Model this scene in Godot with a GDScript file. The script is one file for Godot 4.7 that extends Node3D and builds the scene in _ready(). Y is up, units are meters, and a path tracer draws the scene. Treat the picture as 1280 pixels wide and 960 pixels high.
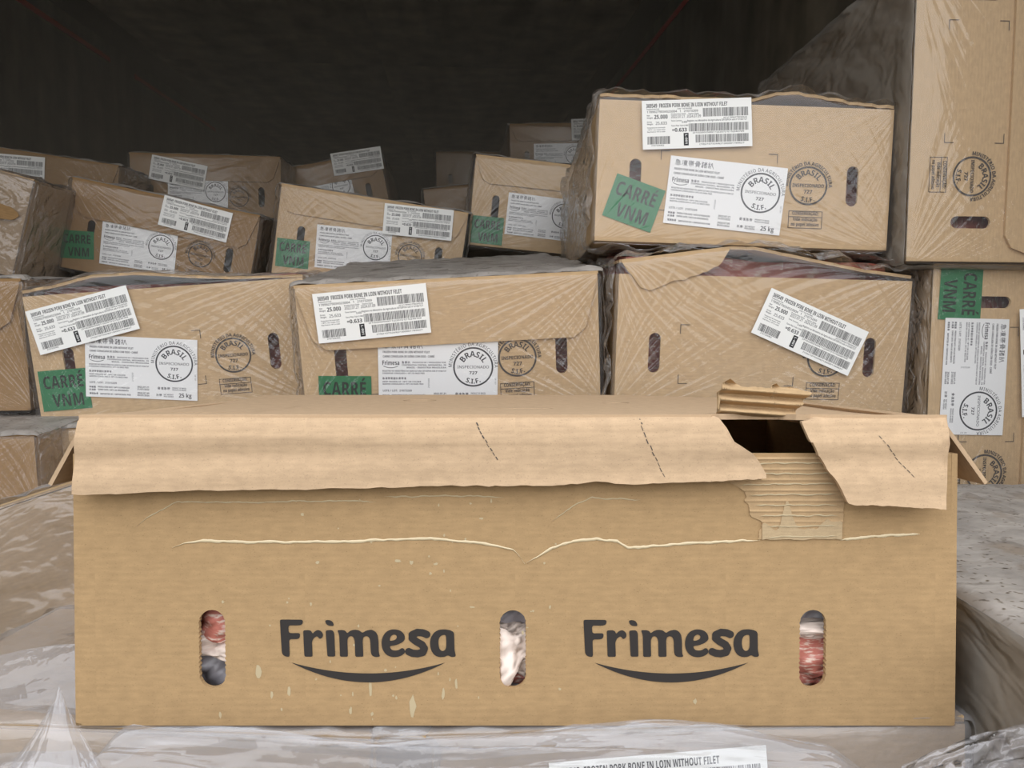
extends Node3D
# A reefer container, open at the viewer's end, filled with film-wrapped meat cartons.
# Units are metres, y is up, the container runs away along -Z.

const KRAFT_W := 0.4
const KRAFT_H := 0.19
const KRAFT_D := 0.6
const BOARD := 0.004

var mats := {}
var noise_a := FastNoiseLite.new()
var noise_b := FastNoiseLite.new()
var ts: TextServer
var font_regular: SystemFont
var font_bold: SystemFont
var glyph_seen := {}
var stamp_ink: ArrayMesh
var taken := {}


# ------------------------------------------------------------------ mesh building

class Builder:
	var v := PackedVector3Array()
	var n := PackedVector3Array()
	var u := PackedVector2Array()
	var ix := PackedInt32Array()

	func vert(p: Vector3, nn: Vector3, uv: Vector2) -> int:
		v.append(p); n.append(nn); u.append(uv)
		return v.size() - 1

	func tri(a: int, b: int, c: int) -> void:   # counter-clockwise from outside
		ix.append(a); ix.append(c); ix.append(b)

	func quad(a: int, b: int, c: int, d: int) -> void:
		tri(a, b, c); tri(a, c, d)

	func flat_quad(a: Vector3, b: Vector3, c: Vector3, d: Vector3, s := 1.0) -> void:
		var nn := (b - a).cross(d - a)
		if nn.length_squared() < 1e-16:
			nn = (c - b).cross(d - b)
		if nn.length_squared() < 1e-18:
			return
		nn = nn.normalized()
		var w := (b - a).length() * s
		var h := (d - a).length() * s
		quad(vert(a, nn, Vector2(0, h)), vert(b, nn, Vector2(w, h)), vert(c, nn, Vector2(w, 0)), vert(d, nn, Vector2(0, 0)))

	func add(o: Builder, x := Transform3D()) -> void:
		var k := v.size()
		for i in o.v.size():
			v.append(x * o.v[i]); n.append((x.basis * o.n[i]).normalized()); u.append(o.u[i])
		for i in o.ix:
			ix.append(i + k)

	func arrays() -> Array:
		var a := []
		a.resize(Mesh.ARRAY_MAX)
		a[Mesh.ARRAY_VERTEX] = v
		a[Mesh.ARRAY_NORMAL] = n
		a[Mesh.ARRAY_TEX_UV] = u
		a[Mesh.ARRAY_INDEX] = ix
		return a

	func mesh(into: ArrayMesh = null) -> ArrayMesh:
		var m := into if into else ArrayMesh.new()
		if v.size() == 0:
			return m
		var st := SurfaceTool.new()
		st.create_from_arrays(arrays())
		st.generate_tangents()
		return st.commit(m)


func slot_half(s: Array, a: float) -> float:   # s: centre a, centre b, half a, half b
	var r: float = minf(s[2], s[3])
	var e: float = absf(a - s[0]) - (s[2] - r)
	if e <= 0.0:
		return s[3]
	return s[3] - r + sqrt(maxf(0.0, r * r - e * e))


# A board: a runs over a0..a1 in na steps, b from lo(a) to hi(a); slots are cut through.
# place(a, b, off) gives the point, off along the outside. With turned = true, a is the vertical.
func board(mb: Builder, a0: float, a1: float, lo: Callable, hi: Callable, slots: Array, place: Callable, na := 24, nb := 6, thick := BOARD, turned := false) -> void:
	var st := [a0, a1]
	for i in range(1, na):
		st.append(lerpf(a0, a1, float(i) / na))
	for s in slots:
		var r: float = minf(s[2], s[3])
		for k in 7:
			var t := r * (1.0 - cos(k * PI / 12.0))
			st.append(s[0] - s[2] + t)
			st.append(s[0] + s[2] - t)
	st.sort()
	var e := 0.0004
	for i in st.size() - 1:
		var p: float = st[i]
		var q: float = st[i + 1]
		if q - p < 1e-6:
			continue
		var mid := (p + q) / 2
		var cuts := []
		for s in slots:
			if absf(mid - s[0]) < s[2]:
				cuts.append(s)
		cuts.sort_custom(func(m, o): return m[1] < o[1])
		var spans := [[lo.call(p), hi.call(p), lo.call(q), hi.call(q), nb]]
		for cut in cuts:
			var hp := slot_half(cut, p)
			var hq := slot_half(cut, q)
			var last: Array = spans.pop_back()
			spans.append([last[0], cut[1] - hp, last[2], cut[1] - hq, maxi(1, nb / 2)])
			spans.append([cut[1] + hp, last[1], cut[1] + hq, last[3], maxi(1, nb / 2)])
		for sp in spans:
			var k: int = sp[4]
			for j in k:
				var f := float(j) / k
				var g := float(j + 1) / k
				var cs := [Vector2(p, lerpf(sp[0], sp[1], f)), Vector2(q, lerpf(sp[2], sp[3], f)), Vector2(q, lerpf(sp[2], sp[3], g)), Vector2(p, lerpf(sp[0], sp[1], g))]
				for side in 2:
					var off := 0.0 if side == 0 else -thick
					var id := []
					for c in cs:
						var o: Vector3 = place.call(c.x, c.y, off)
						var du: Vector3 = place.call(c.x + e, c.y, off) - place.call(c.x - e, c.y, off)
						var dv: Vector3 = place.call(c.x, c.y + e, off) - place.call(c.x, c.y - e, off)
						var nn := du.cross(dv).normalized()
						if turned:
							nn = -nn
						if side == 1:
							nn = -nn
						id.append(mb.vert(o, nn, Vector2(c.y, -c.x) if turned else Vector2(c.x, -c.y)))
					if (side == 1) != turned:
						mb.quad(id[0], id[3], id[2], id[1])
					else:
						mb.quad(id[0], id[1], id[2], id[3])
			# rims along lo and hi of the span
			for top in 2:
				var ba: float = sp[top]
				var bb: float = sp[top + 2]
				var A: Vector3 = place.call(p, ba, 0.0)
				var B: Vector3 = place.call(q, bb, 0.0)
				var C: Vector3 = place.call(q, bb, -thick)
				var D: Vector3 = place.call(p, ba, -thick)
				if (top == 1) != turned:
					mb.flat_quad(A, B, C, D)
				else:
					mb.flat_quad(B, A, D, C)
			# upright ends
			if i == 0:
				rim_end(mb, p, sp[0], sp[1], place, thick, not turned, k)
			if i == st.size() - 2:
				rim_end(mb, q, sp[2], sp[3], place, thick, turned, k)
		for cut in cuts:
			var hp2 := slot_half(cut, p)
			if absf(p - (cut[0] - cut[2])) < 1e-6 and hp2 > 1e-5:
				rim_end(mb, p, cut[1] - hp2, cut[1] + hp2, place, thick, turned, 3)
			var hq2 := slot_half(cut, q)
			if absf(q - (cut[0] + cut[2])) < 1e-6 and hq2 > 1e-5:
				rim_end(mb, q, cut[1] - hq2, cut[1] + hq2, place, thick, not turned, 3)


func rim_end(mb: Builder, a: float, b0: float, b1: float, place: Callable, thick: float, back: bool, k: int) -> void:
	for j in k:
		var f := lerpf(b0, b1, float(j) / k)
		var g := lerpf(b0, b1, float(j + 1) / k)
		var A: Vector3 = place.call(a, f, 0.0)
		var B: Vector3 = place.call(a, g, 0.0)
		var C: Vector3 = place.call(a, g, -thick)
		var D: Vector3 = place.call(a, f, -thick)
		if back:
			mb.flat_quad(A, B, C, D)
		else:
			mb.flat_quad(D, C, B, A)


# A grid surface from f(s, t), s and t in 0..1; the normal follows ds x dt.
func grid(mb: Builder, f: Callable, ns: int, nt: int, us := 1.0, vs := 1.0) -> void:
	var k := mb.v.size()
	var e := 0.002
	for j in nt + 1:
		for i in ns + 1:
			var s := float(i) / ns
			var t := float(j) / nt
			var nn: Vector3 = (f.call(s + e, t) - f.call(s - e, t)).cross(f.call(s, t + e) - f.call(s, t - e))
			nn = nn.normalized() if nn.length_squared() > 1e-20 else Vector3.UP
			mb.vert(f.call(s, t), nn, Vector2(s * us, (1.0 - t) * vs))
	for j in nt:
		for i in ns:
			var a := k + j * (ns + 1) + i
			mb.quad(a, a + 1, a + ns + 2, a + ns + 1)


func box_mesh(size: Vector3, bevel := 0.003) -> ArrayMesh:
	var mb := Builder.new()
	rounded(mb, size, bevel)
	return mb.mesh()


func rounded(mb: Builder, size: Vector3, r: float, at := Vector3.ZERO) -> void:
	var h := size / 2 - Vector3(r, r, r)
	var cuts := [-1.0, -0.999, 0.999, 1.0]
	for face in 6:
		var k := mb.v.size()
		for j in 4:
			for i in 4:
				var a: float = cuts[i]
				var b: float = cuts[j]
				var p := cube_point(face, a, b)
				var inner := Vector3(clampf(p.x, -0.9995, 0.9995), clampf(p.y, -0.9995, 0.9995), clampf(p.z, -0.9995, 0.9995))
				var dir := Vector3(p.x if absf(p.x) > 0.9995 else 0.0, p.y if absf(p.y) > 0.9995 else 0.0, p.z if absf(p.z) > 0.9995 else 0.0).normalized()
				mb.vert(at + inner * h + dir * r, dir, Vector2(a * size[(face / 2 + 1) % 3], b * size[(face / 2 + 2) % 3]) / 2)
		for j in 3:
			for i in 3:
				var q := k + j * 4 + i
				mb.quad(q, q + 1, q + 5, q + 4)


func cube_point(face: int, a: float, b: float) -> Vector3:
	match face:
		0: return Vector3(a, b, 1)
		1: return Vector3(-a, b, -1)
		2: return Vector3(1, b, -a)
		3: return Vector3(-1, b, a)
		4: return Vector3(a, 1, -b)
	return Vector3(a, -1, b)


func rough(t: float, salt: float, amp: float) -> float:   # a ragged line
	return (noise_a.get_noise_2d(t * 900.0, salt * 57.0) + 0.6 * noise_a.get_noise_2d(t * 3000.0, salt * 91.0)) * amp


func along(points: Array, a: float) -> float:    # piecewise line through [x, y] pairs
	if a <= points[0][0]:
		return points[0][1]
	for i in points.size() - 1:
		if a <= points[i + 1][0]:
			return lerpf(points[i][1], points[i + 1][1], (a - points[i][0]) / maxf(1e-6, points[i + 1][0] - points[i][0]))
	return points[-1][1]


# ------------------------------------------------------------------ the tree of things

func numbered(called: String) -> String:
	var k: int = taken.get(called, 0)
	taken[called] = k + 1
	return called if k == 0 else "%s_%03d" % [called, k]


func thing(called: String, label: String, category: String, at := Transform3D(), group := "") -> Node3D:
	var o := Node3D.new()
	o.name = numbered(called)
	add_child(o)
	o.transform = at
	tag(o, label, category, group)
	return o


func tag(o: Node3D, label: String, category: String, group := "") -> void:
	o.set_meta("label", label)
	o.set_meta("category", category)
	if group:
		o.set_meta("group", group)


func part(called: String, m: Mesh, mat, parent: Node3D, at := Transform3D(), label := "") -> MeshInstance3D:
	var o := MeshInstance3D.new()
	o.name = called
	o.mesh = m
	if mat is Array:
		for i in mat.size():
			o.set_surface_override_material(i, mats[mat[i]])
	else:
		o.material_override = mats[mat]
	o.transform = at
	parent.add_child(o, true)
	if label:
		o.set_meta("label", label)
	return o


func alone(called: String, m: Mesh, mat, label: String, category: String, at := Transform3D(), group := "") -> MeshInstance3D:
	var o := part(numbered(called), m, mat, self, at)
	tag(o, label, category, group)
	return o


func structure(called: String, m: Mesh, mat, at: Transform3D, parent: Node3D = null) -> MeshInstance3D:
	var o := part(called, m, mat, parent if parent else self, at)
	if parent == null:
		o.set_meta("kind", "structure")
	return o


# ------------------------------------------------------------------ lettering

func put_glyph(im: Image, font: SystemFont, size: int, ch: String, x: Transform2D, ink: Color) -> float:
	var rid: RID = font.get_rids()[0]
	var key := [font.font_weight, size, ch]
	if not glyph_seen.has(key):
		var g := ts.font_get_glyph_index(rid, size, ch.unicode_at(0), 0)
		var s := Vector2i(size, 0)
		ts.font_render_glyph(rid, s, g)
		var page := ts.font_get_glyph_texture_idx(rid, s, g)
		var pic: Image = null
		if page >= 0:
			var r := ts.font_get_glyph_uv_rect(rid, s, g)
			pic = ts.font_get_texture_image(rid, s, page).get_region(Rect2i(r))
		glyph_seen[key] = [pic, ts.font_get_glyph_offset(rid, s, g), ts.font_get_glyph_advance(rid, size, g).x]
	var got: Array = glyph_seen[key]
	var pic: Image = got[0]
	if pic and pic.get_width() > 2:
		var off: Vector2 = got[1]
		var w := pic.get_width()
		var h := pic.get_height()
		var lo := Vector2(1e9, 1e9)
		var hi := -lo
		for c in [Vector2(0, 0), Vector2(w, 0), Vector2(0, h), Vector2(w, h)]:
			var p: Vector2 = x * (off + c)
			lo = lo.min(p); hi = hi.max(p)
		var inv := x.affine_inverse()
		for py in range(maxi(0, int(lo.y)), mini(im.get_height(), int(hi.y) + 2)):
			for px in range(maxi(0, int(lo.x)), mini(im.get_width(), int(hi.x) + 2)):
				var a := 0.0
				for k in 4:
					var q: Vector2 = inv * Vector2(px + 0.25 + 0.5 * (k % 2), py + 0.25 + 0.5 * (k / 2)) - off - Vector2(0.5, 0.5)
					var qx := int(floor(q.x))
					var qy := int(floor(q.y))
					if qx < 0 or qy < 0 or qx >= w - 1 or qy >= h - 1:
						continue
					var fx := q.x - qx
					var fy := q.y - qy
					a += lerpf(lerpf(pic.get_pixel(qx, qy).a, pic.get_pixel(qx + 1, qy).a, fx), lerpf(pic.get_pixel(qx, qy + 1).a, pic.get_pixel(qx + 1, qy + 1).a, fx), fy)
				if a > 0.02:
					im.set_pixel(px, py, im.get_pixel(px, py).lerp(ink, minf(1.0, a * 0.25)))
	return got[2]


func text_width(font: SystemFont, size: int, s: String) -> float:
	var rid: RID = font.get_rids()[0]
	var w := 0.0
	for ch in s:
		w += ts.font_get_glyph_advance(rid, size, ts.font_get_glyph_index(rid, size, ch.unicode_at(0), 0)).x
	return w


# Text with its baseline from (x, y), cap height tall, squeezed to a width if one is given.
func write(im: Image, s: String, x: float, y: float, cap: float, width := 0.0, bold := false, ink := Color(0.13, 0.13, 0.14), turn := 0.0) -> void:
	var font := font_bold if bold else font_regular
	var size := int(clampf(cap / 0.714, 10, 120))
	var k := cap / 0.714 / size
	var sx := k
	if width > 0.0:
		sx = width / text_width(font, size, s)
	var pen := 0.0
	for ch in s:
		var t := Transform2D(turn, Vector2(x, y)) * Transform2D(Vector2(sx, 0), Vector2(0, k), Vector2(pen, 0))
		pen += sx * put_glyph(im, font, size, ch, t, ink)


func write_arc(im: Image, s: String, c: Vector2, r: float, cap: float, mid: float, spread: float, bold: bool, ink: Color, inside := false) -> void:
	var font := font_bold if bold else font_regular
	var size := int(clampf(cap / 0.714, 10, 120))
	var k := cap / 0.714 / size
	var total := text_width(font, size, s)
	var pen := 0.0
	for ch in s:
		var adv := text_width(font, size, ch)
		var f := (pen + adv / 2) / total - 0.5
		var ang := mid + f * spread * (-1.0 if inside else 1.0)
		var p := c + Vector2(sin(ang), -cos(ang)) * r
		var turn := ang + (PI if inside else 0.0)
		put_glyph(im, font, size, ch, Transform2D(turn, p) * Transform2D(Vector2(k, 0), Vector2(0, k), Vector2(-adv * k / 2, 0)), ink)
		pen += adv


func stroke(im: Image, pts: Array, at: Vector2, scale: float, r: float, ink: Color) -> void:
	for i in pts.size() - 1:
		var a: Vector2 = at + Vector2(pts[i][0], pts[i][1]) * scale
		var b: Vector2 = at + Vector2(pts[i + 1][0], pts[i + 1][1]) * scale
		var d := b - a
		for py in range(maxi(0, int(minf(a.y, b.y) - r - 1)), mini(im.get_height(), int(maxf(a.y, b.y) + r + 2))):
			for px in range(maxi(0, int(minf(a.x, b.x) - r - 1)), mini(im.get_width(), int(maxf(a.x, b.x) + r + 2))):
				var p := Vector2(px + 0.5, py + 0.5)
				var t := clampf((p - a).dot(d) / maxf(1e-6, d.length_squared()), 0, 1)
				var cover := clampf(r + 0.5 - p.distance_to(a + d * t), 0, 1)
				if cover > 0:
					im.set_pixel(px, py, im.get_pixel(px, py).lerp(ink, cover))


# The six characters of the product's name, as strokes on a field of ten by ten.
func product_characters() -> Array:
	return [
		[[[3, 0], [1, 2.4]], [[2.6, 1], [6, 1], [5, 2.4]], [[1.5, 2.5], [8, 2.5], [8, 5.6]], [[1.5, 4], [8, 4]], [[1.5, 5.6], [8, 5.6]], [[1, 7], [0.4, 9]], [[3, 6.8], [3.2, 9.4], [6.8, 9.4], [7, 8.2]], [[5, 6.4], [5.6, 7.8]], [[8, 6.8], [9.4, 8.6]]],
		[[[0.6, 1.6], [1.6, 2.8]], [[0.4, 8], [2, 5]], [[3, 1.5], [9.6, 1.5]], [[6.3, 0], [6.3, 10]], [[4, 3], [8.7, 3], [8.7, 6.4], [4, 6.4], [4, 3]], [[4, 4.7], [8.7, 4.7]], [[6.2, 6.5], [3.2, 9.4]], [[6.4, 6.5], [9.7, 9.4]]],
		[[[0.5, 1.8], [9.5, 1.8]], [[2.4, 0.2], [2.4, 3.2]], [[5, 0], [5, 3.2], [7.6, 3.2]], [[7.6, 0.2], [7.6, 3.2]], [[0.6, 5.4], [0.6, 4.4], [9.4, 4.4], [9.2, 5.4]], [[2, 9], [2, 6], [8, 6], [8, 9]], [[5, 4.6], [5, 10]]],
		[[[2.6, 3.6], [2.6, 0.4], [7.4, 0.4], [7.4, 3.6]], [[5, 0.6], [5, 2.2], [7.4, 2.2]], [[0.8, 5], [0.8, 3.7], [9.2, 3.7], [9, 5]], [[2.4, 10], [2.4, 5], [7.6, 5], [7.6, 9.8]], [[2.4, 6.6], [7.6, 6.6]], [[2.4, 8.2], [7.6, 8.2]]],
		[[[0.4, 0.8], [4, 0.8]], [[3.4, 1], [0.4, 4]], [[2, 2.4], [3.2, 5.4], [2.8, 9.6], [1.6, 9.2]], [[3, 4.8], [0.3, 7.2]], [[3.2, 6.6], [0.4, 9.2]], [[5, 1.8], [9, 1.8]], [[7, 0], [7, 3.6]], [[4.4, 3.6], [9.8, 3.6]], [[9.4, 1], [4.6, 6]], [[5.8, 5.4], [9, 5.4], [9, 9.6], [5.8, 9.6], [5.8, 5.4]], [[5.8, 7.4], [9, 7.4]]],
		[[[0.3, 2.6], [4, 2.6]], [[2.2, 0], [2.2, 9.2], [1, 8.6]], [[0.2, 6.6], [4, 5.2]], [[6.2, 1.4], [5.8, 5], [4.4, 9.6]], [[7.4, 1], [8, 5.6], [9.8, 9.6]]],
	]


func characters(im: Image, which: Array, x: float, y: float, size: float, r: float, ink: Color) -> void:
	var all := product_characters()
	for i in which.size():
		for s in all[which[i]]:
			stroke(im, s, Vector2(x + i * size * 1.14, y), size / 10.0, r, ink)


func bars(im: Image, x: int, y: int, w: int, h: int, rng: RandomNumberGenerator, ink: Color) -> void:
	var p := x
	while p < x + w:
		var k := rng.randi_range(2, 6)
		im.fill_rect(Rect2i(p, y, mini(k, x + w - p), h), ink)
		p += k + rng.randi_range(2, 6)


func ring(im: Image, c: Vector2, r: float, half: float, ink: Color) -> void:
	for py in range(int(c.y - r - half - 2), int(c.y + r + half + 2)):
		for px in range(int(c.x - r - half - 2), int(c.x + r + half + 2)):
			var cover := clampf(half + 0.5 - absf(Vector2(px + 0.5, py + 0.5).distance_to(c) - r), 0, 1)
			if cover > 0 and px >= 0 and py >= 0 and px < im.get_width() and py < im.get_height():
				im.set_pixel(px, py, im.get_pixel(px, py).lerp(ink, cover))


func shipping_print() -> Image:
	var im := Image.create(1024, 452, false, Image.FORMAT_RGB8)
	im.fill(Color(0.93, 0.93, 0.92))
	var ink := Color(0.12, 0.12, 0.13)
	var rng := RandomNumberGenerator.new()
	rng.seed = 7
	write(im, "369549", 40, 68, 36, 104, true)
	write(im, "FROZEN PORK BONE IN LOIN WITHOUT FILET", 160, 68, 36, 640, true)
	write(im, "Product/Lote Cod.", 44, 88, 13, 120)
	write(im, "Lote / Lot Number", 330, 88, 13, 140)
	write(im, "17896279034523004   1   21073269", 44, 116, 20, 480)
	write(im, "Net", 44, 146, 13)
	write(im, "Weight", 44, 168, 13)
	write(im, "25.000", 112, 172, 36, 128, true)
	write(im, "2022.07.21  2024.07.09", 270, 168, 25, 280)
	write(im, "Production Date     Expiry Date", 270, 138, 12, 260)
	write(im, "Gross", 44, 206, 13)
	write(im, "Weight", 44, 226, 13)
	write(im, "25.633", 124, 226, 27, 108)
	write(im, "Tare Carton", 270, 200, 12, 100)
	write(im, "0.400", 370, 216, 17, 50)
	write(im, "Registro no Ministério da Agricultura SIF/DIPOA sob nº 0168/727", 420, 206, 15, 560)
	write(im, "Tare Plas Tub 0.080", 270, 246, 13, 160)
	for k in 3:
		write(im, ["Temperatura de conservação", "-18°C ou mais frio", "Keep frozen at -18°C or colder"][k], 44, 258 + k * 19, 11, 170)
	write(im, "=0.633", 276, 296, 33, 140, true)
	bars(im, 570, 84, 420, 80, rng, ink)
	write(im, "(01)17896279034523", 760, 184, 13, 220)
	bars(im, 434, 224, 556, 74, rng, ink)
	write(im, "(3102)002500(11)220721(15)240709", 470, 316, 13, 480)
	bars(im, 44, 334, 210, 72, rng, ink)
	write(im, "2107326902", 80, 424, 13, 120)
	bars(im, 496, 330, 494, 72, rng, ink)
	write(im, "(10)21073269(21)00001789627", 530, 424, 13, 420)
	im.fill_rect(Rect2i(384, 310, 46, 116), ink)
	write(im, "L-001", 398, 320, 20, 94, true, Color(0.93, 0.93, 0.92), PI / 2)
	return im


func product_print() -> Image:
	var im := Image.create(1024, 582, false, Image.FORMAT_RGB8)
	im.fill(Color(0.92, 0.92, 0.92))
	var ink := Color(0.2, 0.2, 0.22)
	var pale := Color(0.34, 0.34, 0.36)
	characters(im, [0, 1, 2, 3, 4, 5], 44, 26, 50, 2.1, ink)
	write(im, "FROZEN PORK BONE IN LOIN WITHOUT FILET", 40, 116, 17, 400, true, ink)
	write(im, "CARNE CONGELADA DE SUÍNO COM OSSO - CARRÉ", 40, 154, 17, 440, true, ink)
	write(im, "Frimesa", 32, 220, 38, 150, true, ink)
	var smile := []
	for k in 13:
		smile.append([46 + k * 10, 230 + 14 * (1.0 - pow((k - 6) / 6.0, 2))])
	stroke(im, smile, Vector2.ZERO, 1.0, 2.4, ink)
	characters(im, [0, 3, 5], 200, 186, 22, 1.3, pale)
	write(im, "PRODUCED BY / PRODUZIDO POR:", 290, 204, 13, 290, true, pale)
	write(im, "COOPERATIVA CENTRAL, MEDIANEIRA - PR", 200, 226, 13, 380, true, pale)
	write(im, "BRAZIL - INDÚSTRIA BRASILEIRA", 240, 248, 13, 340, true, pale)
	write(im, "REGISTRO NO MINISTÉRIO DA AGRICULTURA SIF/DIPOA SOB Nº 0168/727", 34, 278, 13, 546, true, pale)
	write(im, "CONSERVAR CONGELADO A -18°C OU MAIS FRIO", 34, 298, 13, 360, true, pale)
	characters(im, [0, 1, 2, 3, 4, 5, 3, 2, 1], 34, 326, 20, 1.2, pale)
	write(im, "KEEP FROZEN AT -18°C OR COLDER", 34, 372, 13, 330, true, pale)
	write(im, "MANTER CONGELADO A -18°C OU MAIS FRIO", 34, 392, 13, 350, true, pale)
	write(im, "LOTE / LOT:  21073269", 34, 452, 17, 250, true, pale)
	write(im, "PRODUCTION DATE / DATA DE PRODUÇÃO", 110, 492, 14, 290, true, ink)
	write(im, "EXPIRY DATE / DATA DE VENCIMENTO", 110, 518, 14, 280, true, ink)
	characters(im, [2, 0, 4], 32, 478, 18, 1.3, pale)
	characters(im, [5, 1, 3], 32, 504, 18, 1.3, pale)
	characters(im, [1, 4, 0, 3], 32, 540, 18, 1.3, pale)
	write(im, "IMPORTED BY / IMPORTADO POR", 130, 558, 14, 280, true, ink)
	write(im, "21073269", 436, 420, 13, 84, false, pale, -PI / 2)
	write(im, "2022.07.21", 470, 478, 15, 110, true, ink)
	write(im, "21/07/2022", 470, 500, 15, 110, true, ink)
	write(im, "2024.07.09", 470, 536, 15, 110, true, ink)
	write(im, "09/07/2024", 470, 558, 15, 110, true, ink)
	var c := Vector2(812, 236)
	ring(im, c, 166, 7, ink)
	write_arc(im, "MINISTÉRIO DA AGRICULTURA", c, 184, 29, 0.0, 3.2, false, ink)
	write_arc(im, "BRASIL", c, 88, 50, 0.0, 2.3, true, ink)
	write(im, "INSPECIONADO", c.x - 138, c.y + 12, 24, 276, false, ink)
	write(im, "727", c.x - 36, c.y + 64, 25, 72, true, ink)
	write_arc(im, "S.I.F.", c, 146, 42, PI, 1.0, true, ink, true)
	characters(im, [3, 1, 0, 2], 656, 462, 26, 1.5, pale)
	write(im, "PRODUCT OF BRAZIL", 792, 474, 12, 130, true, pale)
	write(im, "PRODUTO DO BRASIL", 792, 492, 12, 130, true, pale)
	characters(im, [5, 2], 644, 528, 24, 1.5, pale)
	write(im, "NET WEIGHT", 712, 540, 13, 90, true, pale)
	write(im, "PESO LÍQUIDO", 712, 558, 13, 90, true, pale)
	write(im, "25 kg", 850, 556, 38, 120, true, ink)
	write(im, "SIF 727", 1000, 330, 11, 60, false, pale, PI / 2)
	return im


func carre_print() -> Image:
	var im := Image.create(320, 272, false, Image.FORMAT_RGB8)
	im.fill(Color(0.14, 0.44, 0.27))
	var ink := Color(0.1, 0.15, 0.12)
	write(im, "CARRÉ", 22, 122, 84, 270, true, ink)
	write(im, "VNM", 70, 246, 84, 210, true, ink)
	return im


# ------------------------------------------------------------------ surfaces

func kraft_picture(flute: float, salt: int) -> Image:
	var im := Image.create(512, 512, false, Image.FORMAT_RGB8)
	var fine := FastNoiseLite.new()
	fine.seed = salt
	fine.frequency = 0.02
	fine.fractal_octaves = 4
	var speck := FastNoiseLite.new()
	speck.seed = salt + 5
	speck.frequency = 0.16
	for y in 512:
		for x in 512:
			# seamless: blend of the pattern with its shifted copy near the borders
			var wash := fine.get_noise_2d(x * 0.8, y * 4.0) * 0.035 + fine.get_noise_2d(x * 1.0 + 900, y * 1.0) * 0.03
			var s := speck.get_noise_2d(x, y * 1.7)
			var line := sin(y * TAU / 16.0) * flute
			var g := 0.86 + wash + line + clampf(s - 0.25, 0, 1) * 0.10 - clampf(-s - 0.42, 0, 1) * 0.7
			im.set_pixel(x, y, Color(g * 1.0, g * 0.995, g * 0.985).clamp(Color.BLACK, Color.WHITE))
	return im


func bump_normals(w: int, h: int, f: Callable, strength: float) -> Image:
	var heights := PackedFloat32Array()
	heights.resize(w * h)
	for y in h:
		for x in w:
			heights[y * w + x] = f.call(float(x) / w, float(y) / h)
	var im := Image.create(w, h, false, Image.FORMAT_RGB8)
	for y in h:
		for x in w:
			var dx := heights[y * w + (x + 1) % w] - heights[y * w + (x + w - 1) % w]
			var dy := heights[((y + 1) % h) * w + x] - heights[((y + h - 1) % h) * w + x]
			if x == 0 or x == w - 1: dx = 0
			if y == 0 or y == h - 1: dy = 0
			var n := Vector3(-dx * strength, dy * strength, 1).normalized()
			im.set_pixel(x, y, Color(n.x * 0.5 + 0.5, n.y * 0.5 + 0.5, n.z * 0.5 + 0.5))
	return im


# Shrink film pulled tight: creases fan out of the corners and run along the lower edge.
func film_height(u: float, v: float, salt: float) -> float:
	var k := 0.0
	var corners := [Vector2(-0.1, 1.12), Vector2(1.12, 1.1), Vector2(1.08, -0.1), Vector2(-0.08, -0.15)]
	var weight := [0.7, 1.3, 0.9, 0.45]
	for i in 4:
		var d: Vector2 = (Vector2(u, v) - corners[i]) * Vector2(2.0, 1.0)
		var r := d.length()
		var a := atan2(d.y, d.x)
		var n := noise_b.get_noise_2d(a * 260.0 + i * 300.0 + salt * 71.0, r * 18.0)
		var m := noise_b.get_noise_2d(a * 620.0 + i * 300.0 + salt * 31.0, r * 30.0 + 77.0)
		k += weight[i] * (absf(n) * 1.1 + absf(m) * 0.5) * clampf(1.35 - r * 0.95, 0, 1)
	k += 0.12 * noise_b.get_noise_2d(u * 110.0 + salt * 9.0, v * 90.0)
	k += 0.35 * absf(noise_b.get_noise_2d(u * 40.0 + v * 160.0, salt * 50.0 + u * 15.0)) * clampf((v - 0.62) * 3.0, 0, 1)
	return k


func crumple_height(u: float, v: float) -> float:
	var w := noise_a.get_noise_2d(u * 90.0, v * 90.0) * 0.06
	var k := 0.0
	var f := 70.0
	var g := 1.0
	for i in 4:
		k += g * absf(noise_b.get_noise_2d((u + w) * f + i * 210.0, (v - w) * f * 1.3))
		f *= 1.9
		g *= 0.55
	return k


func texture(im: Image) -> ImageTexture:
	return ImageTexture.create_from_image(im)


func material(called: String, albedo: Color, roughness: float, pic: Texture2D = null, scale := 1.0, specular := 0.5) -> StandardMaterial3D:
	var m := StandardMaterial3D.new()
	m.resource_name = called
	m.albedo_color = albedo
	m.roughness = roughness
	m.metallic_specular = specular
	m.cull_mode = BaseMaterial3D.CULL_DISABLED
	if pic:
		m.albedo_texture = pic
		m.uv1_scale = Vector3(scale, scale, scale)
	mats[called] = m
	return m


func bumpy(m: StandardMaterial3D, normals: Texture2D, amount := 1.0) -> void:
	m.normal_enabled = true
	m.normal_texture = normals
	m.normal_scale = amount


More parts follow.
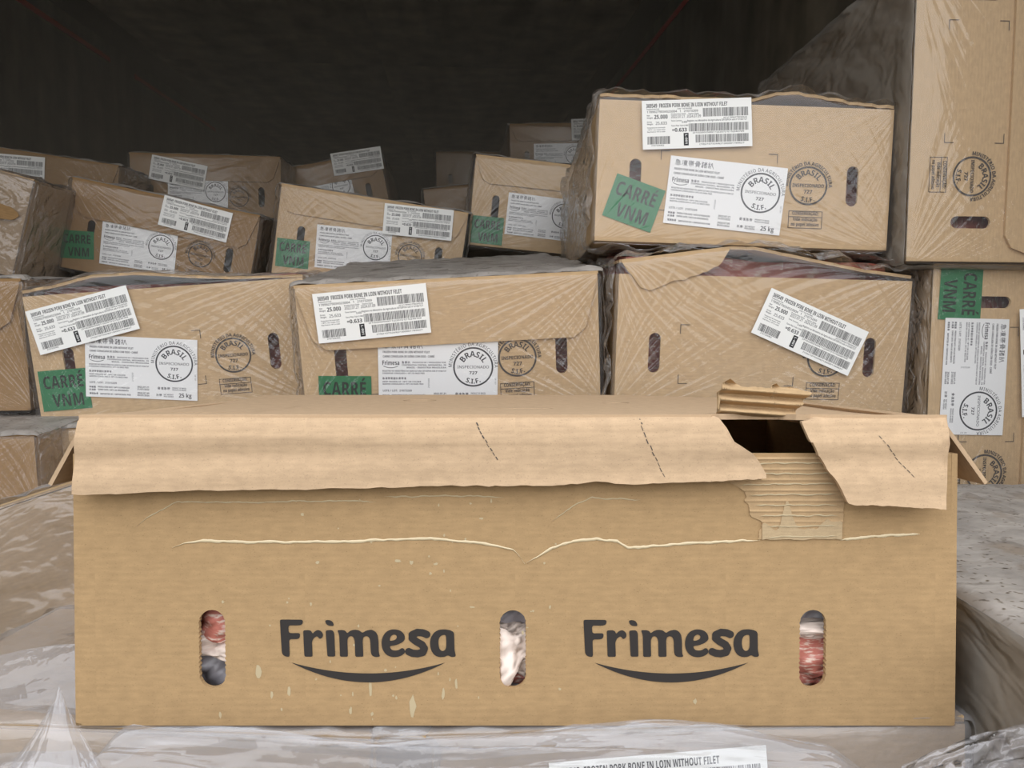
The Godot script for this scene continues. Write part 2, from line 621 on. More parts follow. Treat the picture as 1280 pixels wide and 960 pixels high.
func make_materials() -> void:
	var k1 := texture(kraft_picture(0.007, 3))
	var k2 := texture(kraft_picture(0.006, 11))
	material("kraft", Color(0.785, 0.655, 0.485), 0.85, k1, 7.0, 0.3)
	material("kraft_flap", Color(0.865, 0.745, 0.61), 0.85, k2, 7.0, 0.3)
	material("kraft_stack", Color(0.88, 0.755, 0.59), 0.85, k2, 7.0, 0.3)
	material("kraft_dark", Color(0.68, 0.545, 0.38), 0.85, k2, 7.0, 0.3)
	material("kraft_torn", Color(0.83, 0.705, 0.545), 0.95, k2, 9.0, 0.2)
	material("torn_pale", Color(0.86, 0.79, 0.65), 0.95, k2, 12.0, 0.2)
	material("ink", Color(0.17, 0.15, 0.14), 0.7)
	material("ink_stamp", Color(0.27, 0.245, 0.225), 0.75)
	material("glue", Color(0.83, 0.76, 0.62), 0.3)
	material("torn_grey", Color(0.84, 0.74, 0.595), 0.95, k2, 12.0, 0.2)
	material("paper_edge", Color(0.85, 0.83, 0.78), 0.9)
	material("label_shipping", Color(1, 1, 1), 0.55, texture(shipping_print()))
	material("label_product", Color(1, 1, 1), 0.55, texture(product_print()))
	material("label_carre", Color(1, 1, 1), 0.4, texture(carre_print()))
	# films
	for i in 3:
		var nt := texture(bump_normals(512, 256, func(u, v): return film_height(u, v, i + 1.0), 3.2))
		var f := material("film_%d" % i, Color(0.82, 0.82, 0.83, 0.06), 0.1)
		f.transparency = BaseMaterial3D.TRANSPARENCY_ALPHA
		f.metallic_specular = 0.7
		bumpy(f, nt, 0.6)
		var calm := material("film_calm_%d" % i, Color(0.82, 0.82, 0.83, 0.05), 0.1)
		calm.transparency = BaseMaterial3D.TRANSPARENCY_ALPHA
		calm.metallic_specular = 0.7
		bumpy(calm, nt, 0.2)
	var crumple := texture(bump_normals(512, 512, crumple_height, 7.0))
	var side := material("film_side", Color(0.72, 0.70, 0.68, 0.2), 0.15)
	side.transparency = BaseMaterial3D.TRANSPARENCY_ALPHA
	side.metallic_specular = 0.7
	bumpy(side, crumple)
	var loose := material("film_loose", Color(0.78, 0.77, 0.78, 0.3), 0.14)
	loose.transparency = BaseMaterial3D.TRANSPARENCY_ALPHA
	loose.metallic_specular = 0.7
	bumpy(loose, crumple, 0.3)
	var milky := material("film_milky", Color(0.70, 0.69, 0.69, 0.4), 0.2)
	milky.transparency = BaseMaterial3D.TRANSPARENCY_ALPHA
	milky.metallic_specular = 0.7
	bumpy(milky, crumple, 0.14)
	var grimy := material("film_grimy", Color(0.56, 0.54, 0.53, 0.36), 0.16)
	grimy.transparency = BaseMaterial3D.TRANSPARENCY_ALPHA
	grimy.metallic_specular = 0.7
	bumpy(grimy, crumple, 0.28)
	grimy.uv1_scale = Vector3(0.5, 0.5, 0.5)
	var frosted := material("film_frosted", Color(0.50, 0.48, 0.45, 0.72), 0.3)
	frosted.transparency = BaseMaterial3D.TRANSPARENCY_ALPHA
	bumpy(frosted, crumple, 0.3)
	frosted.uv1_scale = Vector3(0.6, 0.35, 0.6)
	var smooth_film := material("film_smooth", Color(0.74, 0.74, 0.76, 0.22), 0.12)
	smooth_film.transparency = BaseMaterial3D.TRANSPARENCY_ALPHA
	smooth_film.metallic_specular = 0.7
	bumpy(smooth_film, crumple, 0.12)
	# frost and dust on film
	var dust := Image.create(512, 512, false, Image.FORMAT_RGBA8)
	var fine := FastNoiseLite.new()
	fine.frequency = 0.012
	fine.fractal_octaves = 4
	var rng := RandomNumberGenerator.new()
	rng.seed = 5
	for y in 512:
		for x in 512:
			var g := 0.82 + 0.14 * fine.get_noise_2d(x, y)
			var thin := clampf((fine.get_noise_2d(x * 0.7 + 600, y * 0.7) - 0.24) * 5.0, 0, 1)
			dust.set_pixel(x, y, Color(g, g * 0.985, g * 0.965, 0.92 - 0.3 * thin))
	for k in 1300:
		var p := Vector2(rng.randf() * 500 + 6, rng.randf() * 500 + 6)
		var q := p + Vector2.from_angle(rng.randf() * TAU) * rng.randf_range(0.5, 4.0)
		var c := Color(0.3, 0.26, 0.21, 1).lerp(Color(0.5, 0.45, 0.38, 1), rng.randf())
		stroke(dust, [[p.x, p.y], [q.x, q.y]], Vector2.ZERO, 1.0, rng.randf_range(0.4, 1.3), c)
	var d := material("film_dusty", Color(0.74, 0.72, 0.70), 0.5, texture(dust))
	d.transparency = BaseMaterial3D.TRANSPARENCY_ALPHA
	d.uv1_triplanar = true
	d.uv1_scale = Vector3(2.6, 2.6, 2.6)
	bumpy(d, crumple, 0.2)
	# meat
	var meat := Image.create(256, 256, false, Image.FORMAT_RGB8)
	for y in 256:
		for x in 256:
			var n := fine.get_noise_2d(x * 0.9, y * 1.6)
			var fat := clampf((fine.get_noise_2d(x * 0.8 + 300, y * 1.5) - 0.05) * 3.0, 0, 1)
			meat.set_pixel(x, y, Color(0.80, 0.50, 0.44).lerp(Color(0.92, 0.82, 0.76), fat).lerp(Color(0.68, 0.36, 0.34), clampf(n, 0, 1) * 0.6))
	material("meat", Color(1, 1, 1), 0.45, texture(meat), 3.0)
	material("fat", Color(0.93, 0.86, 0.81), 0.45)
	material("meat_dull", Color(0.78, 0.72, 0.70), 0.4, mats["meat"].albedo_texture, 5.0)
	material("liner", Color(0.66, 0.645, 0.67), 0.25)
	# container
	var wall := Image.create(512, 512, false, Image.FORMAT_RGB8)
	for y in 512:
		for x in 512:
			var s := fine.get_noise_2d(x * 1.5, y * 0.25) * 0.5 + fine.get_noise_2d(x * 4.0 + 50, y * 0.6 + 200) * 0.2 + fine.get_noise_2d(x * 2, y * 2 + 900) * 0.4
			var g := clampf(0.80 + s * 0.4, 0, 1)
			wall.set_pixel(x, y, Color(g, g * 0.97, g * 0.92))
	var ww := material("wall", Color(0.54, 0.52, 0.48), 0.6, texture(wall), 0.5)
	ww.uv1_triplanar = true
	var cw := material("ceiling", Color(0.98, 0.96, 0.91), 0.7, texture(wall), 0.35)
	cw.uv1_triplanar = true
	material("moulding", Color(0.2, 0.195, 0.19), 0.7)
	material("red_line", Color(0.95, 0.08, 0.06), 0.5)


# ------------------------------------------------------------------ cartons

# The face of a carton bellies out a little; everything stuck to it follows.
func belly(x: float, y: float, w: float, h: float, salt: float) -> float:
	var u := clampf(x / w * 2.0, -1, 1)
	var t := clampf(y / h * 2.0 - 1.0, -1, 1)
	return 0.0022 * (1.0 - u * u) * (1.0 - t * t) + 0.0006 * noise_a.get_noise_3d(x * 60.0, y * 60.0, salt * 40.0) * (1.0 - t * t)


func patch_on(face: Callable, x: float, y: float, w: float, h: float, tilt: float, off: float, nx := 10, ny := 6) -> ArrayMesh:
	# a sheet of paper 0.3 mm thick, lying on the face
	var mb := Builder.new()
	var c := cos(deg_to_rad(tilt))
	var s := sin(deg_to_rad(tilt))
	var q := func(a: float, b: float) -> Vector3:
		var lx := (a - 0.5) * w
		var ly := (b - 0.5) * h
		return face.call(x + lx * c - ly * s, y + lx * s + ly * c, off)
	grid(mb, q, nx, ny)
	return mb.mesh()


func ink_on(face: Callable, src: ArrayMesh, off: float, at := Transform2D()) -> ArrayMesh:
	var out := ArrayMesh.new()
	var a := src.surface_get_arrays(0)
	var v: PackedVector3Array = a[Mesh.ARRAY_VERTEX]
	for i in v.size():
		var p := at * Vector2(v[i].x, v[i].y)
		v[i] = face.call(p.x, p.y, off)
	a[Mesh.ARRAY_VERTEX] = v
	out.add_surface_from_arrays(Mesh.PRIMITIVE_TRIANGLES, a)
	return out


func flat_text(st: SurfaceTool, s: String, cap: float, width: float, bold: bool, x: Transform3D) -> void:
	var t := TextMesh.new()
	t.font = font_bold if bold else font_regular
	t.text = s
	t.font_size = 64
	t.pixel_size = cap / (64.0 * 0.714)
	t.depth = 0.0
	t.curve_step = 8.0
	t.vertical_alignment = VERTICAL_ALIGNMENT_BOTTOM
	t.horizontal_alignment = HORIZONTAL_ALIGNMENT_CENTER
	var k := 1.0
	if width > 0:
		k = width / maxf(1e-5, t.get_aabb().size.x)
	var low := t.get_aabb().position.y
	st.append_from(t, 0, x * Transform3D(Basis.from_scale(Vector3(k, 1, 1)), Vector3(0, -low, 0)))


func bar_strip(st: SurfaceTool, a: Vector2, b: Vector2, half: float) -> void:
	var d := (b - a).normalized() * half
	var n := Vector2(-d.y, d.x)
	var c := [a - d + n, b + d + n, b + d - n, a - d - n]
	for k in [0, 1, 2, 0, 2, 3]:
		st.set_normal(Vector3(0, 0, 1))
		st.set_uv(c[k])
		st.add_vertex(Vector3(c[k].x, c[k].y, 0))


# The print common to all cartons: round inspection stamp, storage note, four corner marks.
func make_stamp() -> ArrayMesh:
	var lines := SurfaceTool.new()
	lines.begin(Mesh.PRIMITIVE_TRIANGLES)
	var c := Vector2(0.0877, 0.0835)
	for k in 64:
		var a := k * TAU / 64
		var b := (k + 1) * TAU / 64
		var q := [c + Vector2.from_angle(a) * 0.0262, c + Vector2.from_angle(b) * 0.0262, c + Vector2.from_angle(b) * 0.0238, c + Vector2.from_angle(a) * 0.0238]
		for i in [0, 2, 1, 0, 3, 2]:
			lines.set_normal(Vector3(0, 0, 1))
			lines.set_uv(q[i])
			lines.add_vertex(Vector3(q[i].x, q[i].y, 0))
	var r := Rect2(0.0632, 0.0262, 0.0456, 0.0228)
	for e in [[0, 0, 1, 0], [1, 0, 1, 1], [1, 1, 0, 1], [0, 1, 0, 0], [0, 0.66, 1, 0.66]]:
		bar_strip(lines, r.position + r.size * Vector2(e[0], e[1]), r.position + r.size * Vector2(e[2], e[3]), 0.0004)
	for sx in [-1, 1]:
		for sy in [-1, 1]:
			var p := Vector2(-0.035 + sx * 0.079, 0.084 + sy * 0.040)
			bar_strip(lines, p, p - Vector2(sx * 0.012, 0), 0.00045)
			bar_strip(lines, p, p - Vector2(0, sy * 0.012), 0.00045)
	lines.index()
	var st := SurfaceTool.new()
	st.begin(Mesh.PRIMITIVE_TRIANGLES)
	st.append_from(lines.commit(), 0, Transform3D())
	arc_letters(st, "MINISTÉRIO DA AGRICULTURA", c, 0.0276, 0.0048, 3.25, true, false)
	arc_letters(st, "BRASIL", c, 0.0142, 0.0074, 2.1, true, false)
	arc_letters(st, "S.I.F.", c, 0.0224, 0.0064, 0.95, true, true)
	flat_text(st, "INSPECIONADO", 0.0044, 0.043, true, Transform3D(Basis(), Vector3(c.x, c.y - 0.0022, 0)))
	flat_text(st, "727", 0.0050, 0.0118, true, Transform3D(Basis(), Vector3(c.x, c.y - 0.0107, 0)))
	flat_text(st, "CONSERVAÇÃO:", 0.0036, 0.036, true, Transform3D(Basis(), Vector3(0.086, 0.0424, 0)))
	flat_text(st, "Vide indicação", 0.0036, 0.033, true, Transform3D(Basis(), Vector3(0.086, 0.0344, 0)))
	flat_text(st, "no papel adesivo", 0.0036, 0.038, true, Transform3D(Basis(), Vector3(0.086, 0.0276, 0)))
	return st.commit()


func arc_letters(st: SurfaceTool, s: String, c: Vector2, r: float, cap: float, spread: float, bold: bool, inside: bool) -> void:
	var font := font_bold if bold else font_regular
	var total := text_width(font, 64, s)
	var pen := 0.0
	for ch in s:
		var adv := text_width(font, 64, ch)
		var f := (pen + adv / 2) / total - 0.5
		pen += adv
		if ch == " ":
			continue
		var ang := f * spread * (-1.0 if inside else 1.0) + (PI if inside else 0.0)
		var p := c + Vector2(sin(ang), cos(ang)) * r
		var t := TextMesh.new()
		t.font = font
		t.text = ch
		t.font_size = 64
		t.pixel_size = cap / (64.0 * 0.714)
		t.depth = 0.0
		t.curve_step = 8.0
		t.horizontal_alignment = HORIZONTAL_ALIGNMENT_CENTER
		t.vertical_alignment = VERTICAL_ALIGNMENT_BOTTOM
		
		st.append_from(t, 0, Transform3D(Basis(Vector3(0, 0, 1), -ang + (PI if inside else 0.0)), Vector3(p.x, p.y, 0)) * Transform3D(Basis(), Vector3(0, -t.get_aabb().position.y, 0)))


# spec: pos, rot, label; optional look "flap" | "torn" | "plain", rise (points), flap_piece, ship / product / green = [x, y, tilt], film, dusty, kraft, print
func make_carton(spec: Dictionary) -> Node3D:
	var w: float = spec.get("w", KRAFT_W)
	var h: float = spec.get("h", KRAFT_H)
	var d: float = spec.get("d", KRAFT_D)
	var salt: float = spec.salt
	var e: Vector3 = spec.rot
	var at := Transform3D(Basis.from_euler(e * PI / 180.0), spec.pos)
	var o := thing("meat_carton", spec.label, "carton", at, spec.get("group", "film-wrapped meat cartons stacked in the container"))
	var kraft: String = spec.get("kraft", "kraft_stack")
	var look: String = spec.get("look", "flap")
	var rise: Array = spec.get("rise", [[-1.0, 0.0], [1.0, 0.0]])
	var face := func(x: float, y: float, off: float) -> Vector3:
		return Vector3(x, y, belly(x, y, w, h, salt) + off)
	var wx := w / 2
	# body: four walls and a bottom
	var mb := Builder.new()
	var slots := [[-0.148, 0.085, 0.008, 0.027], [0.148, 0.085, 0.008, 0.027]] if spec.get("slots", true) else []
	board(mb, -wx, wx, func(_a): return 0.0, func(_a): return h, slots, face, 28, 14)
	board(mb, -wx, wx, func(_a): return 0.0, func(_a): return h, [], func(x, y, off): return Vector3(-x, y, -d - off), 4, 2)
	board(mb, 0.0, d, func(_a): return 0.0, func(_a): return h, [], func(x, y, off): return Vector3(-wx - off, y, -d + x), 8, 3)
	board(mb, 0.0, d, func(_a): return 0.0, func(_a): return h, [], func(x, y, off): return Vector3(wx + off, y, -x), 8, 3)
	board(mb, -wx, wx, func(_a): return 0.0, func(_a): return d, [], func(x, y, off): return Vector3(x, -off, -d + y), 4, 4)
	part("body", mb.mesh(), kraft, o)
	# lid
	mb = Builder.new()
	var lid_y := func(x: float, z: float) -> float:
		return h + 0.0045 + along(rise, x / wx) * (1.0 - 0.55 * z / d) + 0.002 * noise_a.get_noise_3d(x * 40, z * 40, salt * 9)
	var ragged := 1.0 if look == "torn" else 0.0
	board(mb, -wx, wx, func(x): return (-0.004 if look == "flap" else 0.001) + ragged * (0.001 + rough(x, salt, 0.007)), func(_a): return d, [], func(x, z, off): return Vector3(x, lid_y.call(x, z) + off, -z), 40 if ragged > 0 else 12, 8)
	if look == "flap":
		var drop: float = spec.get("flap_drop", 0.078)
		var inset: float = spec.get("flap_inset", 0.022)
		board(mb, -wx + 0.002, wx - 0.002, func(x): return h + 0.0005 - drop * clampf((wx - absf(x)) / inset, 0, 1), func(_a): return h + 0.0045, [], func(x, y, off): return face.call(x, y, off + 0.0045), 24, 4)
	if spec.has("flap_piece"):
		var fp: Array = spec.flap_piece
		board(mb, fp[0][0] * wx, fp[-1][0] * wx, func(x): return lid_y.call(x, 0.0) - along(fp, x / wx) + rough(x, salt + 3, 0.004), func(x): return lid_y.call(x, 0.0), [], func(x, y, off): return Vector3(x, y, face.call(x, minf(y, h), 0.0028).z + off * 0.5), 30, 5)
	part("lid", mb.mesh(), kraft, o)
	# print and labels
	if spec.get("print", true):
		part("inspection_stamp", ink_on(face, stamp_ink, 0.0008), "ink_stamp", o)
	var lift := 0.0052 if look == "flap" else 0.001
	if spec.has("green"):
		part("green_sticker", patch_on(face, spec.green[0], spec.green[1], 0.07, 0.06, spec.green[2], 0.0012), "label_carre", o)
	if spec.has("product"):
		part("product_label", patch_on(face, spec.product[0], spec.product[1], 0.16, 0.091, spec.product[2], 0.0016), "label_product", o)
	# film
	var film_off := 0.0068 if look == "flap" else 0.0042
	if spec.get("film", true):
		var kinds: Array = spec.get("film_kinds", ["film_%d" % (int(salt) % 3), "film_side", "film_side" if look == "torn" else "film_dusty"])
		part("shrink_film", shrink_wrap(w, h, d, rise, salt, film_off, spec.get("pucker", 0.006)), kinds, o)
	if spec.has("tear"):
		var tr: Array = spec.tear
		var hole := Builder.new()
		board(hole, tr[0] - tr[2], tr[0] + tr[2], func(x): return tr[1] - tr[3] * sqrt(maxf(0.0, 1.0 - pow((x - tr[0]) / tr[2], 2.0))) + rough(x, 41, 0.002), func(x): return tr[1] + tr[3] * 0.8 * sqrt(maxf(0.0, 1.0 - pow((x - tr[0]) / tr[2], 2.0))) + rough(x, 43, 0.002), [], func(x, y, off): return face.call(x, y, film_off + 0.0016 + off), 26, 2, 0.0008)
		part("torn_patch", hole.mesh(), "kraft_dark", o, Transform3D(), "bare cardboard where the film is torn")
	if spec.has("meat"):
		alone("frozen_pork", lump(Vector3(w * 0.965, h * spec.get("meat_h", 0.93), d * 0.93), salt, 0.025, 0.9), spec.get("meat_look", "meat_dull"), spec.meat, "meat", at * Transform3D(Basis(), Vector3(0, 0.004, -d / 2 - 0.004)))
	if spec.has("ship"):
		part("shipping_label", patch_on(face, spec.ship[0], spec.ship[1], 0.148, 0.0653, spec.ship[2], film_off + 0.0014), "label_shipping", o)
	return o


# Film shrunk round a carton: surface 0 is the front, 1 the sides, back and underside, 2 the top.
func shrink_wrap(w: float, h: float, d: float, rise: Array, salt: float, off: float, pucker: float) -> ArrayMesh:
	var out := ArrayMesh.new()
	var half := Vector3(w / 2 + 0.0085, h / 2 + 0.007, d / 2 + 0.006)
	var r := 0.014
	var q := func(face: int, s: float, t: float) -> Vector3:
		# more points near the edges
		var a := s * 2.0 - 1.0
		var b := t * 2.0 - 1.0
		a = a * (1.5 - 0.5 * a * a)
		b = b * (1.5 - 0.5 * b * b)
		var p := cube_point(face, a, b) * half
		var inner := p.clamp(-half + Vector3(r, r, r), half - Vector3(r, r, r))
		var dir := (p - inner)
		dir = dir.normalized() if dir.length() > 1e-7 else Vector3.ZERO
		var x := inner + dir * r
		var edge := clampf((absf(a) - 0.86) * 7.0, 0, 1) + clampf((absf(b) - 0.86) * 7.0, 0, 1)
		var n := noise_b.get_noise_3d(x.x * 300 + salt * 50, x.y * 300, x.z * 300)
		var front := face == 0
		var amp := pucker * (edge * 0.12 if front else 0.6 + edge)
		x += dir * absf(n) * amp
		if front:
			x.z += off - 0.006 + belly(x.x, x.y + h / 2, w, h, salt) * clampf(1.0 - edge, 0, 1) + 0.0007 * n
		elif dir.z > 0.3:
			x.z += (off - 0.006) * dir.z
		x.y += h / 2
		x.z -= d / 2
		x.y += along(rise, x.x / (w / 2)) * smoothstep(h * 0.78, h, x.y) * (1.0 - 0.55 * clampf(-x.z / d, 0, 1))
		return x
	for group in [[0], [1, 2, 3, 5], [4]]:
		var mb := Builder.new()
		for face in group:
			grid(mb, func(s, t): return q.call(face, s, t), 44 if face != 1 else 8, 26 if face != 1 else 6)
		mb.mesh(out)
	return out


# A lump of frozen meat.
func lump(size: Vector3, salt: float, amp := 0.14, square := 0.45) -> ArrayMesh:
	var mb := Builder.new()
	for face in 6:
		var q := func(s: float, t: float) -> Vector3:
			var p := cube_point(face, s * 2 - 1, t * 2 - 1)
			var dir := p.normalized().lerp(p, square)
			var n := noise_a.get_noise_3d(dir.x * 14 + salt * 30, dir.y * 9, dir.z * 14)
			return dir * (0.5 - amp + amp * 2.0 * n + amp * 0.4) * size + Vector3(0, size.y / 2, 0)
		grid(mb, q, 14, 14)
	return mb.mesh()


# ------------------------------------------------------------------ the brand on the front carton

func soften(pts: PackedVector2Array, most: float) -> PackedVector2Array:
	for pass_ in 2:
		var out := PackedVector2Array()
		var n := pts.size()
		for i in n:
			var p := pts[i]
			var a := pts[(i + n - 1) % n]
			var b := pts[(i + 1) % n]
			out.append(p + (a - p).limit_length(minf(most, (a - p).length() * 0.25)))
			out.append(p + (b - p).limit_length(minf(most, (b - p).length() * 0.25)))
		pts = out
		most *= 0.5
	return pts


func poly(numbers: Array) -> PackedVector2Array:
	var p := PackedVector2Array()
	for i in range(0, numbers.size(), 2):
		p.append(Vector2(numbers[i], numbers[i + 1]))
	return p


func brand_shapes() -> Array:
	var shapes := []
	shapes.append(soften(poly([50, 66, 62, 63, 204, 64, 203, 88, 190, 102, 106, 103, 109, 155, 184, 154, 184, 180, 172, 195, 111, 196, 114, 314, 92, 315, 70, 305, 61, 285]), 9))
	shapes.append(soften(poly([205, 137, 242, 133, 260, 140, 268, 160, 285, 140, 308, 132, 330, 145, 338, 165, 336, 180, 322, 193, 311, 192, 303, 178, 290, 177, 272, 193, 263, 215, 267, 314, 212, 314]), 6))
	shapes.append(soften(poly([355, 137, 394, 133, 408, 142, 413, 160, 418, 313, 366, 313]), 6))
	shapes.append(soften(poly([351, 72, 364, 65, 387, 67, 404, 79, 412, 107, 380, 105, 362, 98]), 8))
	shapes.append(soften(poly([433, 134, 470, 133, 490, 140, 498, 156, 520, 138, 550, 130, 582, 136, 600, 154, 625, 137, 660, 130, 688, 143, 703, 168, 708, 210, 709, 270, 711, 295, 720, 312, 690, 317, 665, 308, 656, 285, 653, 205, 645, 182, 628, 173, 608, 180, 602, 202, 606, 314, 552, 314, 549, 205, 541, 182, 525, 173, 508, 180, 500, 202, 503, 314, 450, 314, 446, 168]), 6))
	shapes.append(soften(poly([727, 222, 733, 185, 753, 150, 785, 131, 820, 127, 856, 137, 880, 160, 886, 190, 877, 208, 855, 223, 820, 237, 783, 241, 787, 256, 800, 270, 825, 272, 848, 266, 860, 255, 876, 257, 887, 275, 880, 294, 855, 310, 820, 318, 785, 314, 755, 297, 734, 265]), 9))
	var es := PackedVector2Array()
	var line := Curve2D.new()
	for p in [[1030, 163], [1005, 152], [968, 149], [934, 165], [934, 190], [962, 212], [998, 232], [1014, 258], [1003, 284], [968, 293], [935, 290], [910, 279]]:
		es.append(Vector2(p[0], p[1]))
	shapes.append(Geometry2D.offset_polyline(es, 25, Geometry2D.JOIN_ROUND, Geometry2D.END_ROUND)[0])
	shapes.append(soften(poly([1051, 225, 1057, 185, 1078, 150, 1110, 131, 1150, 127, 1190, 134, 1213, 148, 1216, 270, 1226, 313, 1192, 316, 1172, 302, 1150, 315, 1112, 317, 1080, 302, 1059, 270]), 8))
	var sm := PackedVector2Array()
	for k in 33:
		var t := k / 16.0 - 1.0
		sm.append(Vector2(638 + 514 * t, 427 - 73 * t * t))
	for k in 31:
		var t := 1.0 - (k + 1) / 16.0
		sm.append(Vector2(638 + 514 * t, 488 - 134 * pow(absf(t), 2.0)))
	shapes.append(sm)
	return shapes


func brand_holes() -> Array:
	return [soften(poly([783, 206, 785, 188, 793, 172, 812, 162, 830, 170, 831, 186, 820, 199, 800, 205]), 7), soften(poly([1107, 215, 1112, 185, 1130, 168, 1158, 164, 1161, 200, 1160, 252, 1150, 271, 1130, 276, 1113, 257]), 8)]


func make_brand(scale: float, origin: Vector2) -> ArrayMesh:
	var st := SurfaceTool.new()
	st.begin(Mesh.PRIMITIVE_TRIANGLES)
	for s in brand_shapes():
		var pieces := [s]
		for hole in brand_holes():
			if Geometry2D.intersect_polygons(s, hole).is_empty():
				continue
			var c := Vector2.ZERO
			for p in hole:
				c += p / hole.size()
			var nextp := []
			for p in pieces:
				for half in [Rect2(c.x - 2000, -100, 2000, 2000), Rect2(c.x, -100, 2000, 2000)]:
					var r := PackedVector2Array([half.position, half.position + Vector2(2000, 0), half.end, half.position + Vector2(0, 2000)])
					for a in Geometry2D.intersect_polygons(p, r):
						nextp.append_array(Geometry2D.clip_polygons(a, hole))
			pieces = nextp
		for p in pieces:
			var tris := Geometry2D.triangulate_polygon(p)
			for i in range(0, tris.size(), 3):
				var abc := [p[tris[i]], p[tris[i + 1]], p[tris[i + 2]]]
				var q := []
				for v in abc:
					q.append(Vector2(v.x * scale + origin.x, origin.y - v.y * scale))
				if (q[1] - q[0]).cross(q[2] - q[0]) > 0:
					q.reverse()
				for v in q:
					st.set_normal(Vector3(0, 0, 1))
					st.set_uv(v)
					st.add_vertex(Vector3(v.x, v.y, 0))
	st.index()
	return st.commit()


# A ribbon of glue or a scratch along points on a face.
func ribbon(mb: Builder, face: Callable, pts: Array, half: float, salt: float, off: float) -> void:
	var n := 90
	var x0: float = pts[0][0]
	var x1: float = pts[-1][0]
	var q := func(s: float, t: float) -> Vector3:
		var x := lerpf(x0, x1, s)
		var taper := clampf(minf(s, 1.0 - s) * 12.0, 0.15, 1)
		var y := along(pts, x) + noise_a.get_noise_2d(x * 1500.0, salt * 30.0) * 0.0009
		var k := (t - 0.5) * 2.0
		return face.call(x, y + k * half * taper * (1.0 + 0.5 * noise_a.get_noise_2d(x * 2600.0, salt * 70.0)), off + 0.4 * half * (1.0 - k * k))
	grid(mb, q, n, 3)


